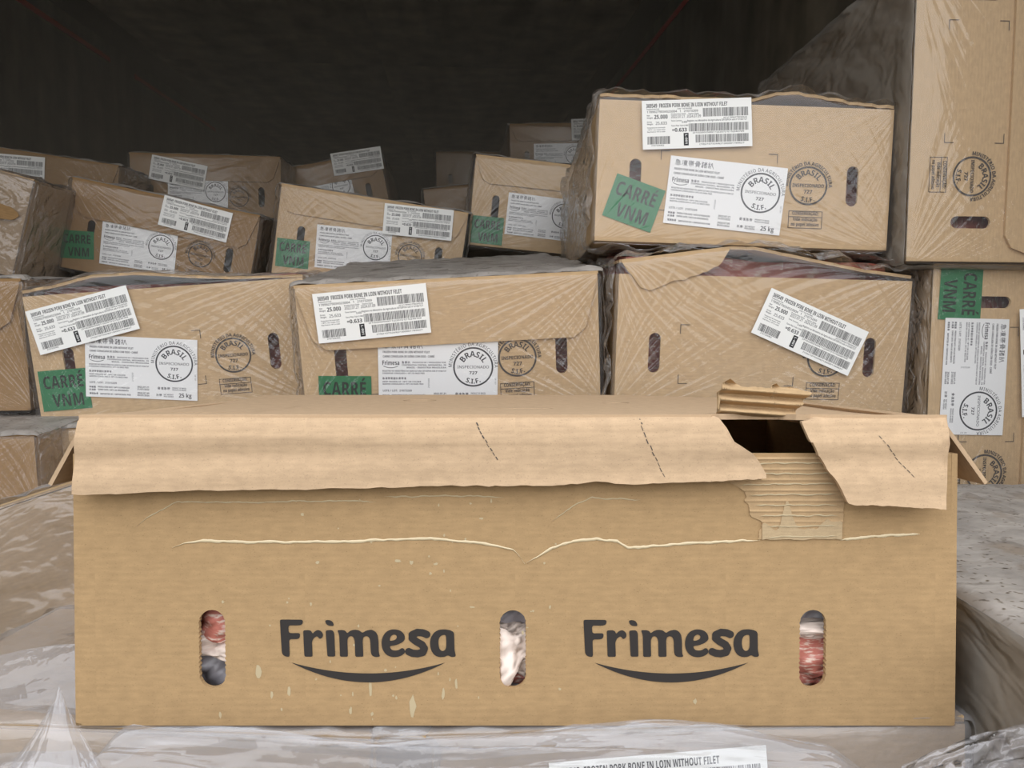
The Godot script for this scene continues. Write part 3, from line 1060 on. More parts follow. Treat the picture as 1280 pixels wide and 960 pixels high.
func make_front_carton() -> void:
	var w := 0.6
	var h := 0.186
	var d := 0.4
	var wx := 0.3
	var k := 0.0005425                       # one step of the measurements below, in metres
	var X := func(px: float) -> float: return (px - 644.0) * k
	var Y := func(py: float) -> float: return (907.0 - py) * k
	var at := Transform3D(Basis.from_euler(Vector3(-2.9, 0, 0) * PI / 180.0), Vector3(0.0022, 1.1793, -0.5285))
	var o := thing("meat_carton", "large plain kraft carton in front with the brand printed twice and a torn lid", "carton", at)
	var face := func(x: float, y: float, off: float) -> Vector3:
		var u := x / wx
		var t := clampf(y / h, 0, 1)
		return Vector3(x, y, off + 0.0018 * (1.0 - u * u) * sin(t * PI) + 0.0005 * noise_a.get_noise_2d(x * 40, y * 90))
	# body; rows run upwards so that the sides of the slots can be serrated
	var mb := Builder.new()
	var slots := []
	for px in [264.0, 641.0, 1017.0]:
		slots.append([Y.call(809.5), X.call(px), 0.0268, 0.0089])
	var tooth := func(y: float, x: float, off: float) -> Vector3:
		var side := 0.0
		for s in slots:
			var e: float = absf(absf(x - s[1]) - s[3])
			if absf(y - s[0]) < s[2] and e < 0.002:
				side = 0.0005 * sin(y * TAU / 0.0034) * (1.0 - e / 0.002)
		return face.call(x + side, y, off)
	board(mb, 0.0, h, func(_a): return -wx, func(_a): return wx, slots, tooth, 120, 16, BOARD, true)
	board(mb, -wx, wx, func(_a): return 0.0, func(_a): return h, [], func(x, y, off): return Vector3(-x, y, -d - off), 4, 2)
	board(mb, 0.0, d, func(_a): return 0.0, func(_a): return h, [], func(x, y, off): return Vector3(-wx - off, y, -d + x), 8, 3)
	board(mb, 0.0, d, func(_a): return 0.0, func(_a): return h, [], func(x, y, off): return Vector3(wx + off, y, -x), 8, 3)
	board(mb, -wx, wx, func(_a): return 0.0, func(_a): return d, [], func(x, y, off): return Vector3(x, -off, -d + y), 4, 4)
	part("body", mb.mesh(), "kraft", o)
	# the lid's top panel, notched at the tear, with four perforations
	var top := 0.2125
	var x0: float = X.call(92)
	var x1: float = X.call(1190)
	var notch := [[X.call(896), -0.003], [X.call(903), 0.006], [X.call(925), 0.012], [X.call(960), 0.015], [X.call(995), 0.011], [X.call(1004), -0.003]]
	var sag := func(x: float, z: float) -> float:
		return top - 0.004 * sin(clampf(z / d, 0, 1) * PI) - 0.003 * smoothstep(0.1, 0.28, x) * smoothstep(0.0, 0.1, z) + 0.0012 * noise_a.get_noise_2d(x * 30, z * 30)
	mb = Builder.new()
	var cuts := [[-0.236, 0.064, 0.029, 0.005], [-0.102, 0.31, 0.018, 0.016], [-0.002, 0.16, 0.037, 0.006], [0.105, 0.27, 0.014, 0.014]]
	board(mb, x0, x1, func(x): return along(notch, x) + (rough(x, 4, 0.002) if along(notch, x) > 0.0 else 0.0), func(_a): return d, cuts, func(x, z, off): return Vector3(x * 0.982, sag.call(x, z) + off, -z), 70, 8)
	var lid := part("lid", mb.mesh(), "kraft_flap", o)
	# front flap, left of the tear: s runs down from the fold
	var fold := 0.006
	var hang := func(x: float, y: float, off: float, out: float) -> Vector3:
		var s := top - y
		var bow := out * s + 0.0022 * clampf(1.0 - absf(s - 0.0165 - 0.004 * x) / 0.012, 0, 1) + 0.0005 * sin(s * 260.0 + x * 12.0) * smoothstep(0.002, 0.02, s) + 0.002 * noise_a.get_noise_2d(x * 50, s * 90)
		var round_ := fold * (1.0 - smoothstep(0.0, fold, s)) * (1.0 - smoothstep(0.0, fold, s))
		return Vector3(x * 0.979, y, 0.0062 + bow - round_ + off)
	var low := [[X.call(91), Y.call(612)], [X.call(150), Y.call(610)], [X.call(250), Y.call(606.5)], [X.call(400), Y.call(605)], [X.call(560), Y.call(601)], [X.call(690), Y.call(601)], [X.call(743), Y.call(596)], [X.call(790), Y.call(599)], [X.call(860), Y.call(597)], [X.call(920), Y.call(594)], [X.call(957), Y.call(592)]]
	var tear := [[X.call(880), top], [X.call(898), top - 0.0005], [X.call(921), Y.call(547)], [X.call(932), Y.call(556)], [X.call(943), Y.call(566)], [X.call(957), Y.call(588)]]
	mb = Builder.new()
	board(mb, x0, X.call(957), func(x): return along(low, x) + rough(x, 1, 0.0009), func(x): return along(tear, x) + (rough(x, 2, 0.0045) if x > X.call(898) else 0.0), [], func(x, y, off): return hang.call(x, y, off, 0.16), 110, 12)
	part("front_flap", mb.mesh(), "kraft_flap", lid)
	# the flap's lower ply, curling away under it near the tear
	mb = Builder.new()
	var ply_low := [[X.call(860), Y.call(598)], [X.call(953), Y.call(595)]]
	board(mb, X.call(870), X.call(953), func(x): return along(ply_low, x) + rough(x, 8, 0.0008), func(x): return along(low, x) + 0.004, [], func(x, y, off): return hang.call(x, y, off, 0.16) + Vector3(0, 0, -0.0045), 30, 3, 0.0012)
	part("torn_ply", mb.mesh(), "kraft_torn", lid)
	# front flap, right of the tear
	mb = Builder.new()
	var low2 := [[X.call(1003), Y.call(530)], [X.call(1009), Y.call(545)], [X.call(1020), Y.call(560)], [X.call(1030), Y.call(574)], [X.call(1041), Y.call(590)], [X.call(1048), Y.call(607)], [X.call(1054), Y.call(621)], [X.call(1064), Y.call(623)], [X.call(1110), Y.call(624)], [X.call(1176), Y.call(628)], [X.call(1179), Y.call(600)], [X.call(1190), Y.call(520)]]
	board(mb, X.call(1003), x1, func(x): return along(low2, x) + (rough(x, 5, 0.0045) if x < X.call(1055) else rough(x, 6, 0.0006)), func(x): return top - 0.001 - 0.003 * (1.0 - smoothstep(X.call(1003), X.call(1030), x)), [], func(x, y, off): return hang.call(x, y, off, 0.2) + Vector3(0, 0, 0.003 * (1.0 - smoothstep(X.call(1003), X.call(1040), x))), 90, 12)
	part("front_flap", mb.mesh(), "kraft_flap", lid)
	# end flaps stand off the ends
	for side in [-1.0, 1.0]:
		mb = Builder.new()
		var hx: float = (x0 if side < 0 else x1) * 0.982
		var ang := deg_to_rad(29.0 if side < 0 else 36.0)
		var length := 0.052 if side < 0 else 0.055
		board(mb, 0.0, d - 0.01, func(z): return 0.0, func(z): return length + rough(z, 9 + side, 0.001), [], func(z, s, off): return Vector3(hx + side * (sin(ang) * s + cos(ang) * off), top - 0.002 - cos(ang) * s + sin(ang) * off, -0.004 - z), 20, 5, 0.0028, side > 0)
		part("end_flap", mb.mesh(), "kraft_flap", lid)
	# the strip torn loose and folded up, its flutes showing
	mb = Builder.new()
	var s_low := [[X.call(902), Y.call(519)], [X.call(955), Y.call(521)], [X.call(1000), Y.call(517)], [X.call(1009), Y.call(505)], [X.call(1022), Y.call(490)]]
	var s_high := [[X.call(902), Y.call(508)], [X.call(905), Y.call(486)], [X.call(918), Y.call(470)], [X.call(935), Y.call(479)], [X.call(960), Y.call(483)], [X.call(973), Y.call(484)], [X.call(977), Y.call(476)], [X.call(986), Y.call(482)], [X.call(1010), Y.call(484)], [X.call(1022), Y.call(488)]]
	board(mb, X.call(902), X.call(1022), func(x): return along(s_low, x), func(x): return along(s_high, x) + rough(x, 12, 0.0016), [], func(x, y, off): return Vector3(x, y, -0.012 + off - (y - top) * 0.15 + 0.0040 * sin((y - top) * TAU / 0.0075 + (x - 0.15) * 60.0) + 0.002 * noise_a.get_noise_2d(x * 90, y * 60)), 44, 26, 0.0015)
	part("torn_strip", mb.mesh(), "kraft_torn", lid)
	# where the outer liner came off the body: bare flutes
	mb = Builder.new()
	var left_edge := [[Y.call(671), X.call(948)], [Y.call(660), X.call(950)], [Y.call(648), X.call(951)], [Y.call(643), X.call(941)], [Y.call(625), X.call(933)], [Y.call(612), X.call(928)], [Y.call(600), X.call(912)], [Y.call(567), X.call(925)]]
	var right_edge := [[Y.call(671), X.call(1053)], [Y.call(620), X.call(1055)], [Y.call(567), X.call(1050)]]
	var fl := func(y: float, x: float, off: float) -> Vector3:
		var ph := fposmod((y - h) / 0.0071, 1.0)
		var crest := maxf(0.0, 1.0 - absf(ph - 0.5) * 7.0)
		var fade := smoothstep(Y.call(668), Y.call(640), y)
		return face.call(x, y, off + 0.0007 + 0.0006 * crest * fade)
	board(mb, Y.call(671), Y.call(568), func(y): return along(left_edge, y) + rough(y, 14, 0.003), func(y): return along(right_edge, y) + rough(y, 15, 0.0007), [], fl, 90, 10, 0.0005, true)
	part("torn_liner", mb.mesh(), "kraft_torn", o)
	mb = Builder.new()
	for i in 8:
		var y: float = Y.call(576.0 + i * 13.1)
		ribbon(mb, face, [[along(left_edge, y) + 0.004, y], [X.call(1046), y + 0.0004]], 0.00042, i, 0.0017)
	part("flute_line", mb.mesh(), "torn_pale", o)
	mb = Builder.new()
	board(mb, X.call(952), X.call(1052), func(x): return Y.call(671) + rough(x, 21, 0.0012), func(x): return Y.call(654) + 0.012 * noise_a.get_noise_2d(x * 420, 3.0) + 0.0022 * noise_a.get_noise_2d(x * 2600, 9.0) + 0.019 * exp(-pow((x - X.call(983)) / 0.004, 2.0)), [], func(x, y, off): return face.call(x, y, off + 0.0014), 40, 3, 0.0004)
	part("torn_paper", mb.mesh(), "torn_grey", o)
	# dried glue and scuffs
	var strands := [
		[[215, 682], [232, 676], [250, 673], [300, 675], [420, 674], [500, 671], [540, 670], [600, 675], [640, 683], [648, 690], [656, 702]],
		[[658, 700], [690, 682], [716, 673], [745, 671], [772, 673], [785, 681], [800, 681], [830, 678], [900, 674], [950, 672]],
		[[1050, 672], [1090, 668], [1150, 665]],
	]
	for i in 3:
		mb = Builder.new()
		var pts := []
		for p in strands[i]:
			pts.append([X.call(p[0]), Y.call(p[1])])
		ribbon(mb, face, pts, 0.0009, i + 30, 0.0003)
		part("glue_strand", mb.mesh(), "glue", o)
	for i in 4:
		mb = Builder.new()
		var pts2 := []
		for p in [[[170, 655], [190, 640], [222, 624], [260, 625], [340, 625]], [[480, 618], [560, 617], [630, 618]], [[690, 648], [715, 630], [740, 619], [800, 622]], [[330, 624], [440, 623], [470, 624]]][i]:
			pts2.append([X.call(p[0]), Y.call(p[1])])
		ribbon(mb, face, pts2, 0.0004, i + 40, 0.0002)
		part("glue_strand", mb.mesh(), "torn_pale", o)
	mb = Builder.new()
	var rng := RandomNumberGenerator.new()
	rng.seed = 21
	var marks := [[515, 882, 5, 20], [322, 838, 4, 9], [338, 868, 2, 7], [360, 864, 2.5, 7], [273, 893, 2, 5], [462, 860, 2, 12], [554, 866, 2.5, 9], [570, 854, 2, 7], [437, 888, 2, 6], [464, 892, 2, 3], [397, 700, 3, 2.5], [545, 702, 3, 2], [378, 640, 2.5, 2], [497, 698, 4, 2], [514, 700, 3, 3], [590, 756, 4, 1.5], [602, 645, 3, 1.5], [538, 714, 2, 2], [870, 876, 2.5, 4], [700, 860, 2, 2], [278, 750, 2, 2]]
	for i in 46:
		marks.append([rng.randf_range(300, 700), rng.randf_range(620, 900), rng.randf_range(0.8, 2.0), rng.randf_range(0.8, 3.0)])
	for m in marks:
		var cx: float = X.call(m[0])
		var cy: float = Y.call(m[1])
		var c := mb.vert(face.call(cx, cy, 0.0004), Vector3(0, 0, 1), Vector2.ZERO)
		var ring_ := []
		for j in 9:
			var r := rng.randf_range(0.6, 1.1)
			ring_.append(mb.vert(face.call(cx + cos(j * TAU / 9) * m[2] * k * r, cy + sin(j * TAU / 9) * m[3] * k * r, 0.0002), Vector3(0, 0, 1), Vector2.ZERO))
		for j in 9:
			mb.tri(c, ring_[j], ring_[(j + 1) % 9])
	var sc := part("scuff_marks", mb.mesh(), "torn_pale", o)
	sc.set_meta("kind", "stuff")
	# the brand
	for px in [340.0, 720.0]:
		part("brand_print", ink_on(face, make_brand(k / 5.333, Vector2(X.call(px), Y.call(760))), 0.0004), "ink", o)
	# creases torn open in the flaps
	for c in [[[591, 519], [606, 545], [622, 571]], [[790, 506], [800, 520], [815, 560], [832, 592]], [[1100, 540], [1118, 566], [1139, 591]]]:
		mb = Builder.new()
		for j in c.size() - 1:
			for q in 5:
				var f0 := q / 5.0
				var f1 := (q + 0.75) / 5.0
				var a := Vector2(lerpf(c[j][0], c[j + 1][0], f0), lerpf(c[j][1], c[j + 1][1], f0))
				var b := Vector2(lerpf(c[j][0], c[j + 1][0], f1), lerpf(c[j][1], c[j + 1][1], f1))
				var out := 0.2 if a.x > 1000 else 0.16
				var jit := rng.randf_range(-1.2, 1.2)
				var wdt := rng.randf_range(0.3, 0.9)
				var A: Vector3 = hang.call(X.call(a.x + jit - wdt), Y.call(a.y), 0.0003, out)
				var B: Vector3 = hang.call(X.call(b.x + jit - wdt), Y.call(b.y), 0.0003, out)
				var C: Vector3 = hang.call(X.call(b.x + jit + wdt), Y.call(b.y), 0.0003, out)
				var D: Vector3 = hang.call(X.call(a.x + jit + wdt), Y.call(a.y), 0.0003, out)
				if a.y > 519:
					mb.flat_quad(D, A, B, C)
		part("tear_line", mb.mesh(), "ink_stamp", lid)
	# frozen meat and its liner seen through the slots
	var put := func(called: String, m: ArrayMesh, mat: String, px: float, y: float, z: float, lab: String, cat: String) -> Node3D:
		return alone(called, m, mat, lab, cat, at * Transform3D(Basis(), Vector3(X.call(px), y, z)))
	var a1: Node3D = put.call("frozen_pork", lump(Vector3(0.09, 0.055, 0.044), 1.0), "meat", 268, 0.050, -0.028, "pink frozen pork behind the left slot of the front carton", "meat")
	part("fat_layer", lump(Vector3(0.085, 0.024, 0.048), 2.0), "fat", a1, Transform3D(Basis(), Vector3(0.01, -0.010, 0.0)), "white fat")
	var a2: Node3D = put.call("frozen_pork", lump(Vector3(0.1, 0.05, 0.044), 3.0), "meat", 646, 0.014, -0.028, "pink and white frozen pork behind the middle slot of the front carton", "meat")
	part("fat_layer", lump(Vector3(0.05, 0.05, 0.044), 4.0), "fat", a2, Transform3D(Basis(), Vector3(-0.008, 0.006, 0.006)), "white fat")
	var a3: Node3D = put.call("frozen_pork", lump(Vector3(0.1, 0.045, 0.044), 5.0), "meat", 1017, 0.018, -0.028, "red frozen pork with a white fat band behind the right slot", "meat")
	part("fat_layer", lump(Vector3(0.08, 0.016, 0.048), 6.0), "fat", a3, Transform3D(Basis(), Vector3(0.0, 0.036, 0.001)), "white fat")
	mb = Builder.new()
	grid(mb, func(s, t): return Vector3(lerpf(-0.28, 0.28, s), lerpf(0.012, 0.15, t), -0.020 + 0.009 * noise_a.get_noise_2d(s * 420.0, t * 130.0)), 90, 24, 4.0, 1.0)
	alone("plastic_liner", mb.mesh(), "liner", "grey plastic liner bag inside the front carton seen through its slots", "plastic liner", at)


# ------------------------------------------------------------------ loose film

func loose_film(called: String, label: String, f: Callable, ns: int, nt: int, mat: String, us := 1.0, vs := 1.0) -> void:
	var mb := Builder.new()
	grid(mb, f, ns, nt, us, vs)
	alone(called, mb.mesh(), mat, label, "plastic film")


func _ready() -> void:
	# ---- camera, sky, exposure
	var cam := Camera3D.new()
	cam.name = "camera"
	cam.fov = 51.282
	cam.near = 0.02
	add_child(cam)
	cam.position = Vector3(0, 1.45, 0)
	cam.rotation_degrees = Vector3(-4, 0, 0)
	cam.current = true
	var we := WorldEnvironment.new()
	we.name = "daylight"
	var env := Environment.new()
	var sky := Sky.new()
	var sm := ProceduralSkyMaterial.new()
	sm.sky_top_color = Color(0.97, 0.98, 1.0)
	sm.sky_energy_multiplier = 1.5
	sm.sky_curve = 0.3
	sm.sky_horizon_color = Color(0.80, 0.795, 0.785)
	sm.ground_horizon_color = Color(0.50, 0.485, 0.46)
	sm.ground_bottom_color = Color(0.34, 0.33, 0.31)
	sky.sky_material = sm
	env.background_mode = Environment.BG_SKY
	env.sky = sky
	env.tonemap_mode = Environment.TONE_MAPPER_LINEAR
	env.tonemap_exposure = 1.12
	env.sdfgi_enabled = true
	env.ssao_enabled = true
	env.ssil_enabled = true
	env.volumetric_fog_enabled = true
	env.volumetric_fog_density = 0.0
	we.environment = env
	add_child(we)

	noise_a.seed = 4
	noise_a.frequency = 0.05
	noise_b.seed = 9
	noise_b.frequency = 0.05
	noise_b.fractal_octaves = 2
	ts = TextServerManager.get_primary_interface()
	font_regular = SystemFont.new()
	font_regular.font_names = PackedStringArray(["Droid Sans"])
	font_bold = SystemFont.new()
	font_bold.font_names = PackedStringArray(["Droid Sans"])
	font_bold.font_weight = 700
	make_materials()
	stamp_ink = make_stamp()

	# ---- the container: its long axis slopes up a little, as parked
	var hull := Transform3D(Basis.from_euler(Vector3(2.72, 4.1, -0.29) * PI / 180.0), Vector3(0, 1.45, 0))
	var z_open := -0.6
	var z_back := -8.6
	var zc := (z_open + z_back) / 2
	var zl := z_open - z_back
	var left := -1.64
	var right := 0.86
	var up := 1.22
	var down := -1.35
	structure("wall_left", box_mesh(Vector3(0.08, up - down + 0.16, zl)), "wall", hull * Transform3D(Basis(), Vector3(left - 0.04, (up + down) / 2, zc)))
	structure("door_1", box_mesh(Vector3(0.06, up - down, z_open * -1.0 - 0.12)), "wall", hull * Transform3D(Basis(), Vector3(left - 0.04, (up + down) / 2, z_open / 2 - 0.05)))
	structure("wall_right", box_mesh(Vector3(0.08, up - down + 0.16, zl)), "wall", hull * Transform3D(Basis(), Vector3(right + 0.04, (up + down) / 2, zc)))
	structure("ceiling", box_mesh(Vector3(right - left, 0.08, zl)), "ceiling", hull * Transform3D(Basis(), Vector3((left + right) / 2, up + 0.04, zc)))
	structure("floor", box_mesh(Vector3(right - left, 0.08, zl)), "wall", hull * Transform3D(Basis(), Vector3((left + right) / 2, down - 0.04, zc)))
	structure("wall_back", box_mesh(Vector3(right - left + 0.16, up - down + 0.16, 0.08)), "wall", hull * Transform3D(Basis(), Vector3((left + right) / 2, (up + down) / 2, z_back - 0.04)))
	structure("trim_1", box_mesh(Vector3(0.10, 0.012, zl - 0.02), 0.002), "moulding", hull * Transform3D(Basis(Vector3(0, 0, 1), PI / 4), Vector3(left + 0.03, up - 0.03, zc)))
	structure("trim_2", box_mesh(Vector3(0.10, 0.012, zl - 0.02), 0.002), "moulding", hull * Transform3D(Basis(Vector3(0, 0, 1), -PI / 4), Vector3(right - 0.03, up - 0.03, zc)))
	var lines := [[left + 0.001, -2.2, -4.1], [left + 0.001, -4.4, -5.8], [right - 0.001, -2.0, -6.0]]
	for i in 3:
		var q: Array = lines[i]
		structure("trim_%d" % (i + 3), box_mesh(Vector3(0.003, 0.024, q[1] - q[2]), 0.0008), "red_line", hull * Transform3D(Basis(), Vector3(q[0], 1.075, (q[1] + q[2]) / 2)))

	# ---- stacked cartons, nearest rows first
	var group_front := "film-wrapped meat cartons stacked in the container"
	make_carton({"pos": Vector3(-0.0801, 1.1222, -1.0757), "rot": Vector3(2.71, 4.077, 2.214), "look": "plain", "slots": false, "label": "carton beneath the middle one, out of sight behind the front carton", "print": false, "salt": 1})
	make_carton({"pos": Vector3(0.3331, 1.128, -1.0996), "rot": Vector3(2.702, 1.989, -1.14), "look": "plain", "slots": false, "label": "carton beneath the ripped-open one, out of sight behind the front carton", "print": false, "salt": 2})
	make_carton({"pos": Vector3(-0.4948, 1.3207, -1.1883), "rot": Vector3(4.01, 4.07, 4.214), "look": "torn", "rise": [[-1, 0.004], [-0.75, 0.01], [-0.5, 0.02], [-0.2, 0.02], [0.2, 0.01], [0.5, 0.004], [1, 0]], "kraft": "kraft_stack", "pucker": 0.005, "label": "torn-top carton at left behind the front one, both white labels overlapping on its face", "meat": "pork inside the left torn-top carton, dark behind its slot", "meat_h": 1.05, "ship": [-0.1179, 0.1505, 10.9], "product": [-0.0459, 0.0743, -7], "green": [-0.1595, 0.0509, 0.5], "salt": 3})
	make_carton({"pos": Vector3(-0.0766, 1.3233, -1.0878), "rot": Vector3(7.01, 4.055, 3.012), "look": "flap", "flap_drop": 0.083, "label": "middle carton of the row behind the front one, grey dusty top and unbroken end flap", "meat": "pinkish pork inside the middle carton showing in its left slot", "ship": [-0.1011, 0.1535, 2.7], "product": [-0.0198, 0.0681, -3.3], "green": [-0.1461, 0.0413, -3.3], "salt": 4})
	make_carton({"pos": Vector3(0.3384, 1.3283, -1.0936), "rot": Vector3(2.702, 1.989, -1.34), "look": "torn", "rise": [[-1, 0.014], [-0.25, 0.036], [-0.1, 0.036], [0.3, 0.022], [0.7, 0.008], [1, 0.002]], "flap_piece": [[-0.99, 0.004], [-0.92, 0.022], [-0.86, 0.04], [-0.8, 0.046], [-0.7, 0.04], [-0.6, 0.038], [-0.4, 0.03], [-0.33, 0.022], [-0.27, 0.004]], "pucker": 0.016, "label": "carton with its top ripped wide open and one steeply slanted white label", "meat": "pork inside the ripped-open carton, pink in both slots and in the gap", "meat_h": 1.13, "ship": [0.0613, 0.118, -22.3], "salt": 5})
	make_carton({"pos": Vector3(0.5718, 1.3377, -1.0952), "rot": Vector3(0.01, 4.09, -90.286), "look": "flap", "flap_drop": 0.055, "label": "carton standing on its side under the tall one, green sticker and sideways white label", "meat": "pinkish pork inside the standing carton under the tall one, in its slot", "product": [-0.0456, 0.0627, -1], "green": [-0.1583, 0.0391, -2], "ship": [-0.0668, 0.1566, 4], "salt": 6})
	make_carton({"pos": Vector3(0.3126, 1.5628, -1.1059), "rot": Vector3(-1, 0, -2), "look": "torn", "film_kinds": ["film_calm_2", "film_side", "film_side"], "rise": [[-1, 0.004], [0, 0.003], [0.05, 0.004], [0.2, 0.014], [0.33, 0.016], [0.45, 0.012], [0.7, 0.005], [1, 0.001]], "pucker": 0.012, "label": "carton lying highest at right of centre, two white labels and a crumpled green sticker", "meat": "greyish wrapped pork inside the highest right carton seen in its slots", "meat_h": 1.05, "ship": [-0.0683, 0.1604, 3.8], "product": [-0.0245, 0.0662, -4.3], "green": [-0.1485, 0.0521, -18], "salt": 7})
	make_carton({"pos": Vector3(0.5289, 1.7396, -1.08), "rot": Vector3(0.002, 1.995, -90.439), "look": "flap", "flap_drop": 0.06, "label": "tall carton standing on its side at upper right, no labels, sideways round stamp", "film_kinds": ["film_calm_0", "film_frosted", "film_frosted"], "pucker": 0.004, "meat": "wrapped pork inside the tall standing carton, grey in its slots", "salt": 8})
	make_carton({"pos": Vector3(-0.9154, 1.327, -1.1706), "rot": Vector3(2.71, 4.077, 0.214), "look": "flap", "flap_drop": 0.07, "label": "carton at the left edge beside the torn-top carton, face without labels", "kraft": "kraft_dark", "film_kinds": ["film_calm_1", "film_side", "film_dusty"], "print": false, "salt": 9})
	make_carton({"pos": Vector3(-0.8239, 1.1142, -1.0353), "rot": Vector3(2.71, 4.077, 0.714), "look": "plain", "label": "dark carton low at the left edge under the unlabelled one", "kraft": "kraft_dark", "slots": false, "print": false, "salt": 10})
	make_carton({"pos": Vector3(-0.4574, 1.1176, -1.1358), "rot": Vector3(2.71, 4.077, 0.714), "look": "plain", "label": "carton under the left torn-top one, mostly hidden by the front carton", "slots": false, "print": false, "salt": 11})
	make_carton({"pos": Vector3(-0.5479, 1.0575, -0.7787), "rot": Vector3(-2, 0, 18), "look": "plain", "label": "tilted carton under milky film at lower left beside the front carton", "film_kinds": ["film_grimy", "film_grimy", "film_milky"], "slots": false, "print": false, "pucker": 0.012, "d": 0.27, "salt": 12})
	make_carton({"pos": Vector3(-1.1704, 1.603, -1.554), "rot": Vector3(2.022, 5.971, -15.418), "look": "plain", "label": "carton under thick grey film with a torn hole at the left edge", "film_kinds": ["film_grimy", "film_grimy", "film_grimy"], "slots": false, "print": false, "pucker": 0.01, "d": 0.25, "tear": [0.145, 0.12, 0.046, 0.017], "salt": 13})
	make_carton({"pos": Vector3(0.1017, 1.6163, -1.8031), "rot": Vector3(2.71, 4.077, -5.286), "look": "flap", "flap_drop": 0.055, "label": "carton with shiny creased film half hidden behind the highest right carton", "product": [-0.0417, 0.0748, -1], "green": [-0.1611, 0.0346, 0], "salt": 14})
	make_carton({"pos": Vector3(-0.3202, 1.5354, -1.7476), "rot": Vector3(2.71, 4.077, -8.286), "look": "flap", "flap_drop": 0.055, "flap_inset": 0.02, "label": "carton behind the middle one, shipping label at its upper right corner", "ship": [0.096, 0.1581, 3], "product": [-0.0337, 0.0796, 3], "green": [-0.1603, 0.0516, 2], "salt": 15})
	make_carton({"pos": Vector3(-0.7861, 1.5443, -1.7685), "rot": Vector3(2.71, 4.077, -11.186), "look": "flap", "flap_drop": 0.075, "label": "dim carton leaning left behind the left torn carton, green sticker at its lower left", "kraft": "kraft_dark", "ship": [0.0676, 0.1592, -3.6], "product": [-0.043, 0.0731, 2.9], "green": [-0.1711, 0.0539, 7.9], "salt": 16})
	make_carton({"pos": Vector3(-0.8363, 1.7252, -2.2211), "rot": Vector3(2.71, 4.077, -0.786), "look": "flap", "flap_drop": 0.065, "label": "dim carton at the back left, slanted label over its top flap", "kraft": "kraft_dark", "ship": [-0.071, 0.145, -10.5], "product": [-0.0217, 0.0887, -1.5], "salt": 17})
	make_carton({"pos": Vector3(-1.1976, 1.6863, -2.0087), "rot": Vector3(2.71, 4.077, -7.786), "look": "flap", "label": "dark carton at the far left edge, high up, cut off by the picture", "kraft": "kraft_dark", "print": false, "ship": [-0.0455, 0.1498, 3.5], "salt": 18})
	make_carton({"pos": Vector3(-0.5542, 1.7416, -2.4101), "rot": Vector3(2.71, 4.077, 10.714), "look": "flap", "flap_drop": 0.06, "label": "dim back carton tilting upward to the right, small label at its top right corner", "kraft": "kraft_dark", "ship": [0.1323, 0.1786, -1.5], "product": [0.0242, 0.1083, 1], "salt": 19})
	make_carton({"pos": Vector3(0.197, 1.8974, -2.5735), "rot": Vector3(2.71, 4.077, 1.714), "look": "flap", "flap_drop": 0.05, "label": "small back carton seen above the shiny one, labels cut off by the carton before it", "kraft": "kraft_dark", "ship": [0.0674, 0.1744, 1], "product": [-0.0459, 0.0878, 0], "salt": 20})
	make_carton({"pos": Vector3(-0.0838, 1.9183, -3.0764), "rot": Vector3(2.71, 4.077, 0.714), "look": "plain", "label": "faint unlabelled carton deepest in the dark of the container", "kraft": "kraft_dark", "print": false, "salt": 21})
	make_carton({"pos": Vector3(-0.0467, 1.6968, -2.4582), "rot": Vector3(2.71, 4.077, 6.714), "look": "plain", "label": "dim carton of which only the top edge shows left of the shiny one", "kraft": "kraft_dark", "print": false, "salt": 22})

	# ---- the carton in front
	make_front_carton()
	small_things()

	# ---- cold mist drifting at the back
	var fog := FogVolume.new()
	fog.name = "cold_mist"
	fog.shape = RenderingServer.FOG_VOLUME_SHAPE_BOX
	fog.size = Vector3(2.2, 2.2, 3.6)
	fog.transform = hull * Transform3D(Basis(), Vector3((left + right) / 2, 0.0, -3.5))
	var fm := FogMaterial.new()
	fm.density = 0.28
	fm.albedo = Color(0.90, 0.86, 0.79)
	fog.material = fm
	fog.set_meta("kind", "stuff")
	tag(fog, "thin cold mist hanging over the cartons at the back of the container", "mist")
	add_child(fog)


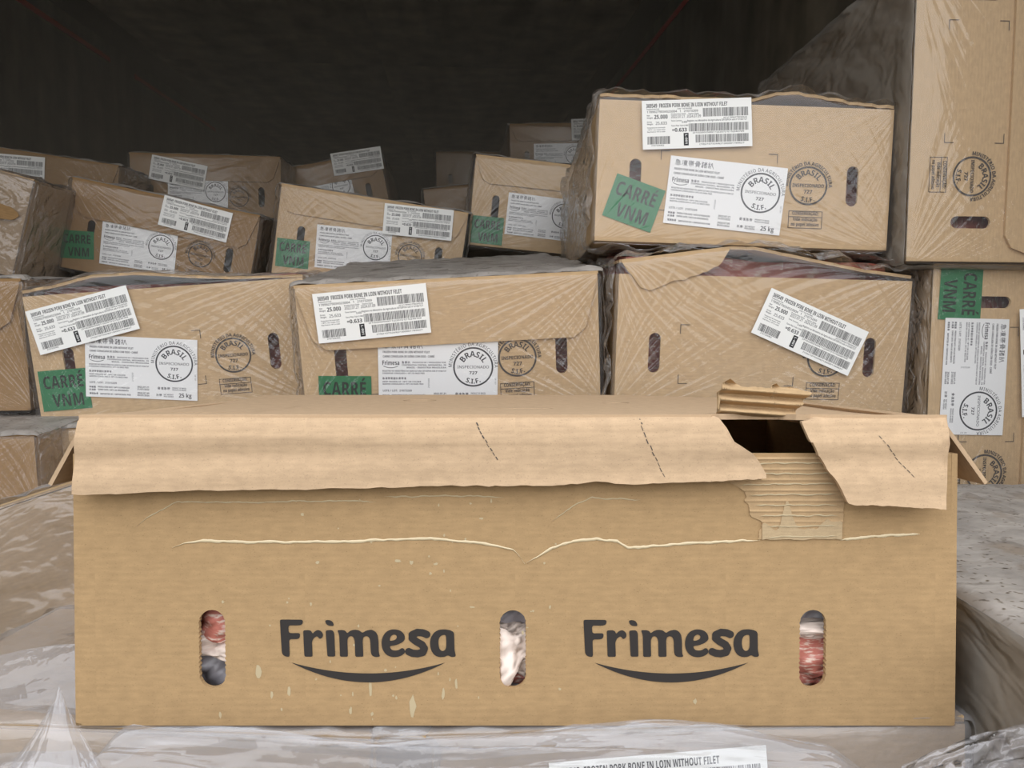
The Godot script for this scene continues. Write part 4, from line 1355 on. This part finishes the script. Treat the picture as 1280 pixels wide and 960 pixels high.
func small_things() -> void:
	# under the front carton: two more cartons, films heaped on them
	make_carton({"pos": Vector3(0.116, 0.984, -0.5230), "rot": Vector3(-2.0, 1.0, 1.2), "salt": 31.0, "look": "plain", "d": 0.5, "label": "carton under the front one, right of centre, its label blurred by milky film", "ship": [-0.012, 0.146, 3.0], "film_kinds": ["film_milky", "film_milky", "film_milky"], "slots": false, "print": false})
	make_carton({"pos": Vector3(-0.262, 0.982, -0.5250), "rot": Vector3(-2.0, -2.0, -1.0), "salt": 32.0, "look": "plain", "d": 0.5, "label": "carton under the left half of the front one, covered by crumpled film", "film_kinds": ["film_milky", "film_milky", "film_milky"], "slots": false, "print": false})
	# right foreground: a carton whose film is grey with frost and dirt
	make_carton({"pos": Vector3(0.528, 1.058, -0.365), "rot": Vector3(0.6, 0.5, -0.5), "salt": 33.0, "look": "plain", "label": "carton with a frosted grey speckled top at right beside the front carton", "film_kinds": ["film_frosted", "film_frosted", "film_dusty"], "slots": false, "print": false, "pucker": 0.004})
	loose_film("plastic_sheet", "clear crumpled plastic heaped below the front carton's lower edge", func(s, t):
		var x := lerpf(-0.275, 0.232, s)
		var n := noise_a.get_noise_2d(x * 38.0, t * 22.0)
		var m := absf(noise_b.get_noise_2d(x * 48.0 + t * 26.0, t * 20.0 - x * 18.0))
		var ends := smoothstep(0.0, 0.06, s) * (1.0 - smoothstep(0.93, 1.0, s))
		var ang: float = t * 2.7
		return Vector3(x + 0.02 * (t - 0.5), 1.150 + 0.010 * ends + (0.018 + 0.008 * ends) * sin(ang) + (0.016 * n + 0.02 * m) * sin(clampf(t * 1.1, 0, 1) * PI) * ends + 0.005 * sin(x * 19.0), -0.468 - 0.042 * (1.0 - cos(ang)) * 0.5 + 0.012 * n), 130, 44, "film_smooth", 1.6, 0.4)
	loose_film("plastic_sheet", "milky plastic sheet hanging in a curve at the lower left corner", func(s, t):
		var x := lerpf(-0.56, -0.285, s)
		var n := noise_a.get_noise_2d(x * 45.0, t * 40.0)
		var y_top := 1.216 - 0.9 * pow(maxf(0.0, -x - 0.33), 1.6)
		return Vector3(x, lerpf(1.06, y_top, t) + 0.006 * n, lerpf(-0.475, -0.58, pow(t, 1.4)) + 0.012 * n), 60, 50, "film_smooth", 1.0, 1.0)
	loose_film("plastic_sheet", "pointed peak of clear plastic sticking up at lower left", func(s, t):
		var a: float = (s - 0.5) * 2.0
		var spread := lerpf(0.085, 0.004, pow(t, 0.8))
		var n := noise_a.get_noise_2d(s * 60.0, t * 25.0)
		var pleat := sin(s * 8.0 + n * 0.8)
		return Vector3(-0.262 - 0.024 * t + a * spread, lerpf(1.135, 1.224 - 0.012 * absf(a), t) + 0.004 * n, lerpf(-0.435, -0.492, t) + (0.026 * (1.0 - a * a) + 0.007 * pleat) * (1.05 - t)), 60, 40, "film_smooth", 0.25, 0.4)
	loose_film("plastic_sheet", "crumpled plastic at the foot of the frosted carton, lower right corner", func(s, t):
		var x := lerpf(0.245, 0.40, s)
		var n := noise_a.get_noise_2d(x * 110.0, t * 90.0)
		var m := absf(noise_b.get_noise_2d(x * 190.0, t * 160.0 + 40.0))
		return Vector3(x - 0.01 * t, lerpf(1.09, 1.185 + 0.02 * sin(s * 3.0), t) + 0.012 * m, lerpf(-0.415, -0.475, t) + 0.02 * n + 0.012 * m), 60, 50, "film_loose", 0.7, 0.7)
	# ragged hole in the grey film at the left edge, cardboard showing
	# frozen meat inside the opened and slotted cartons
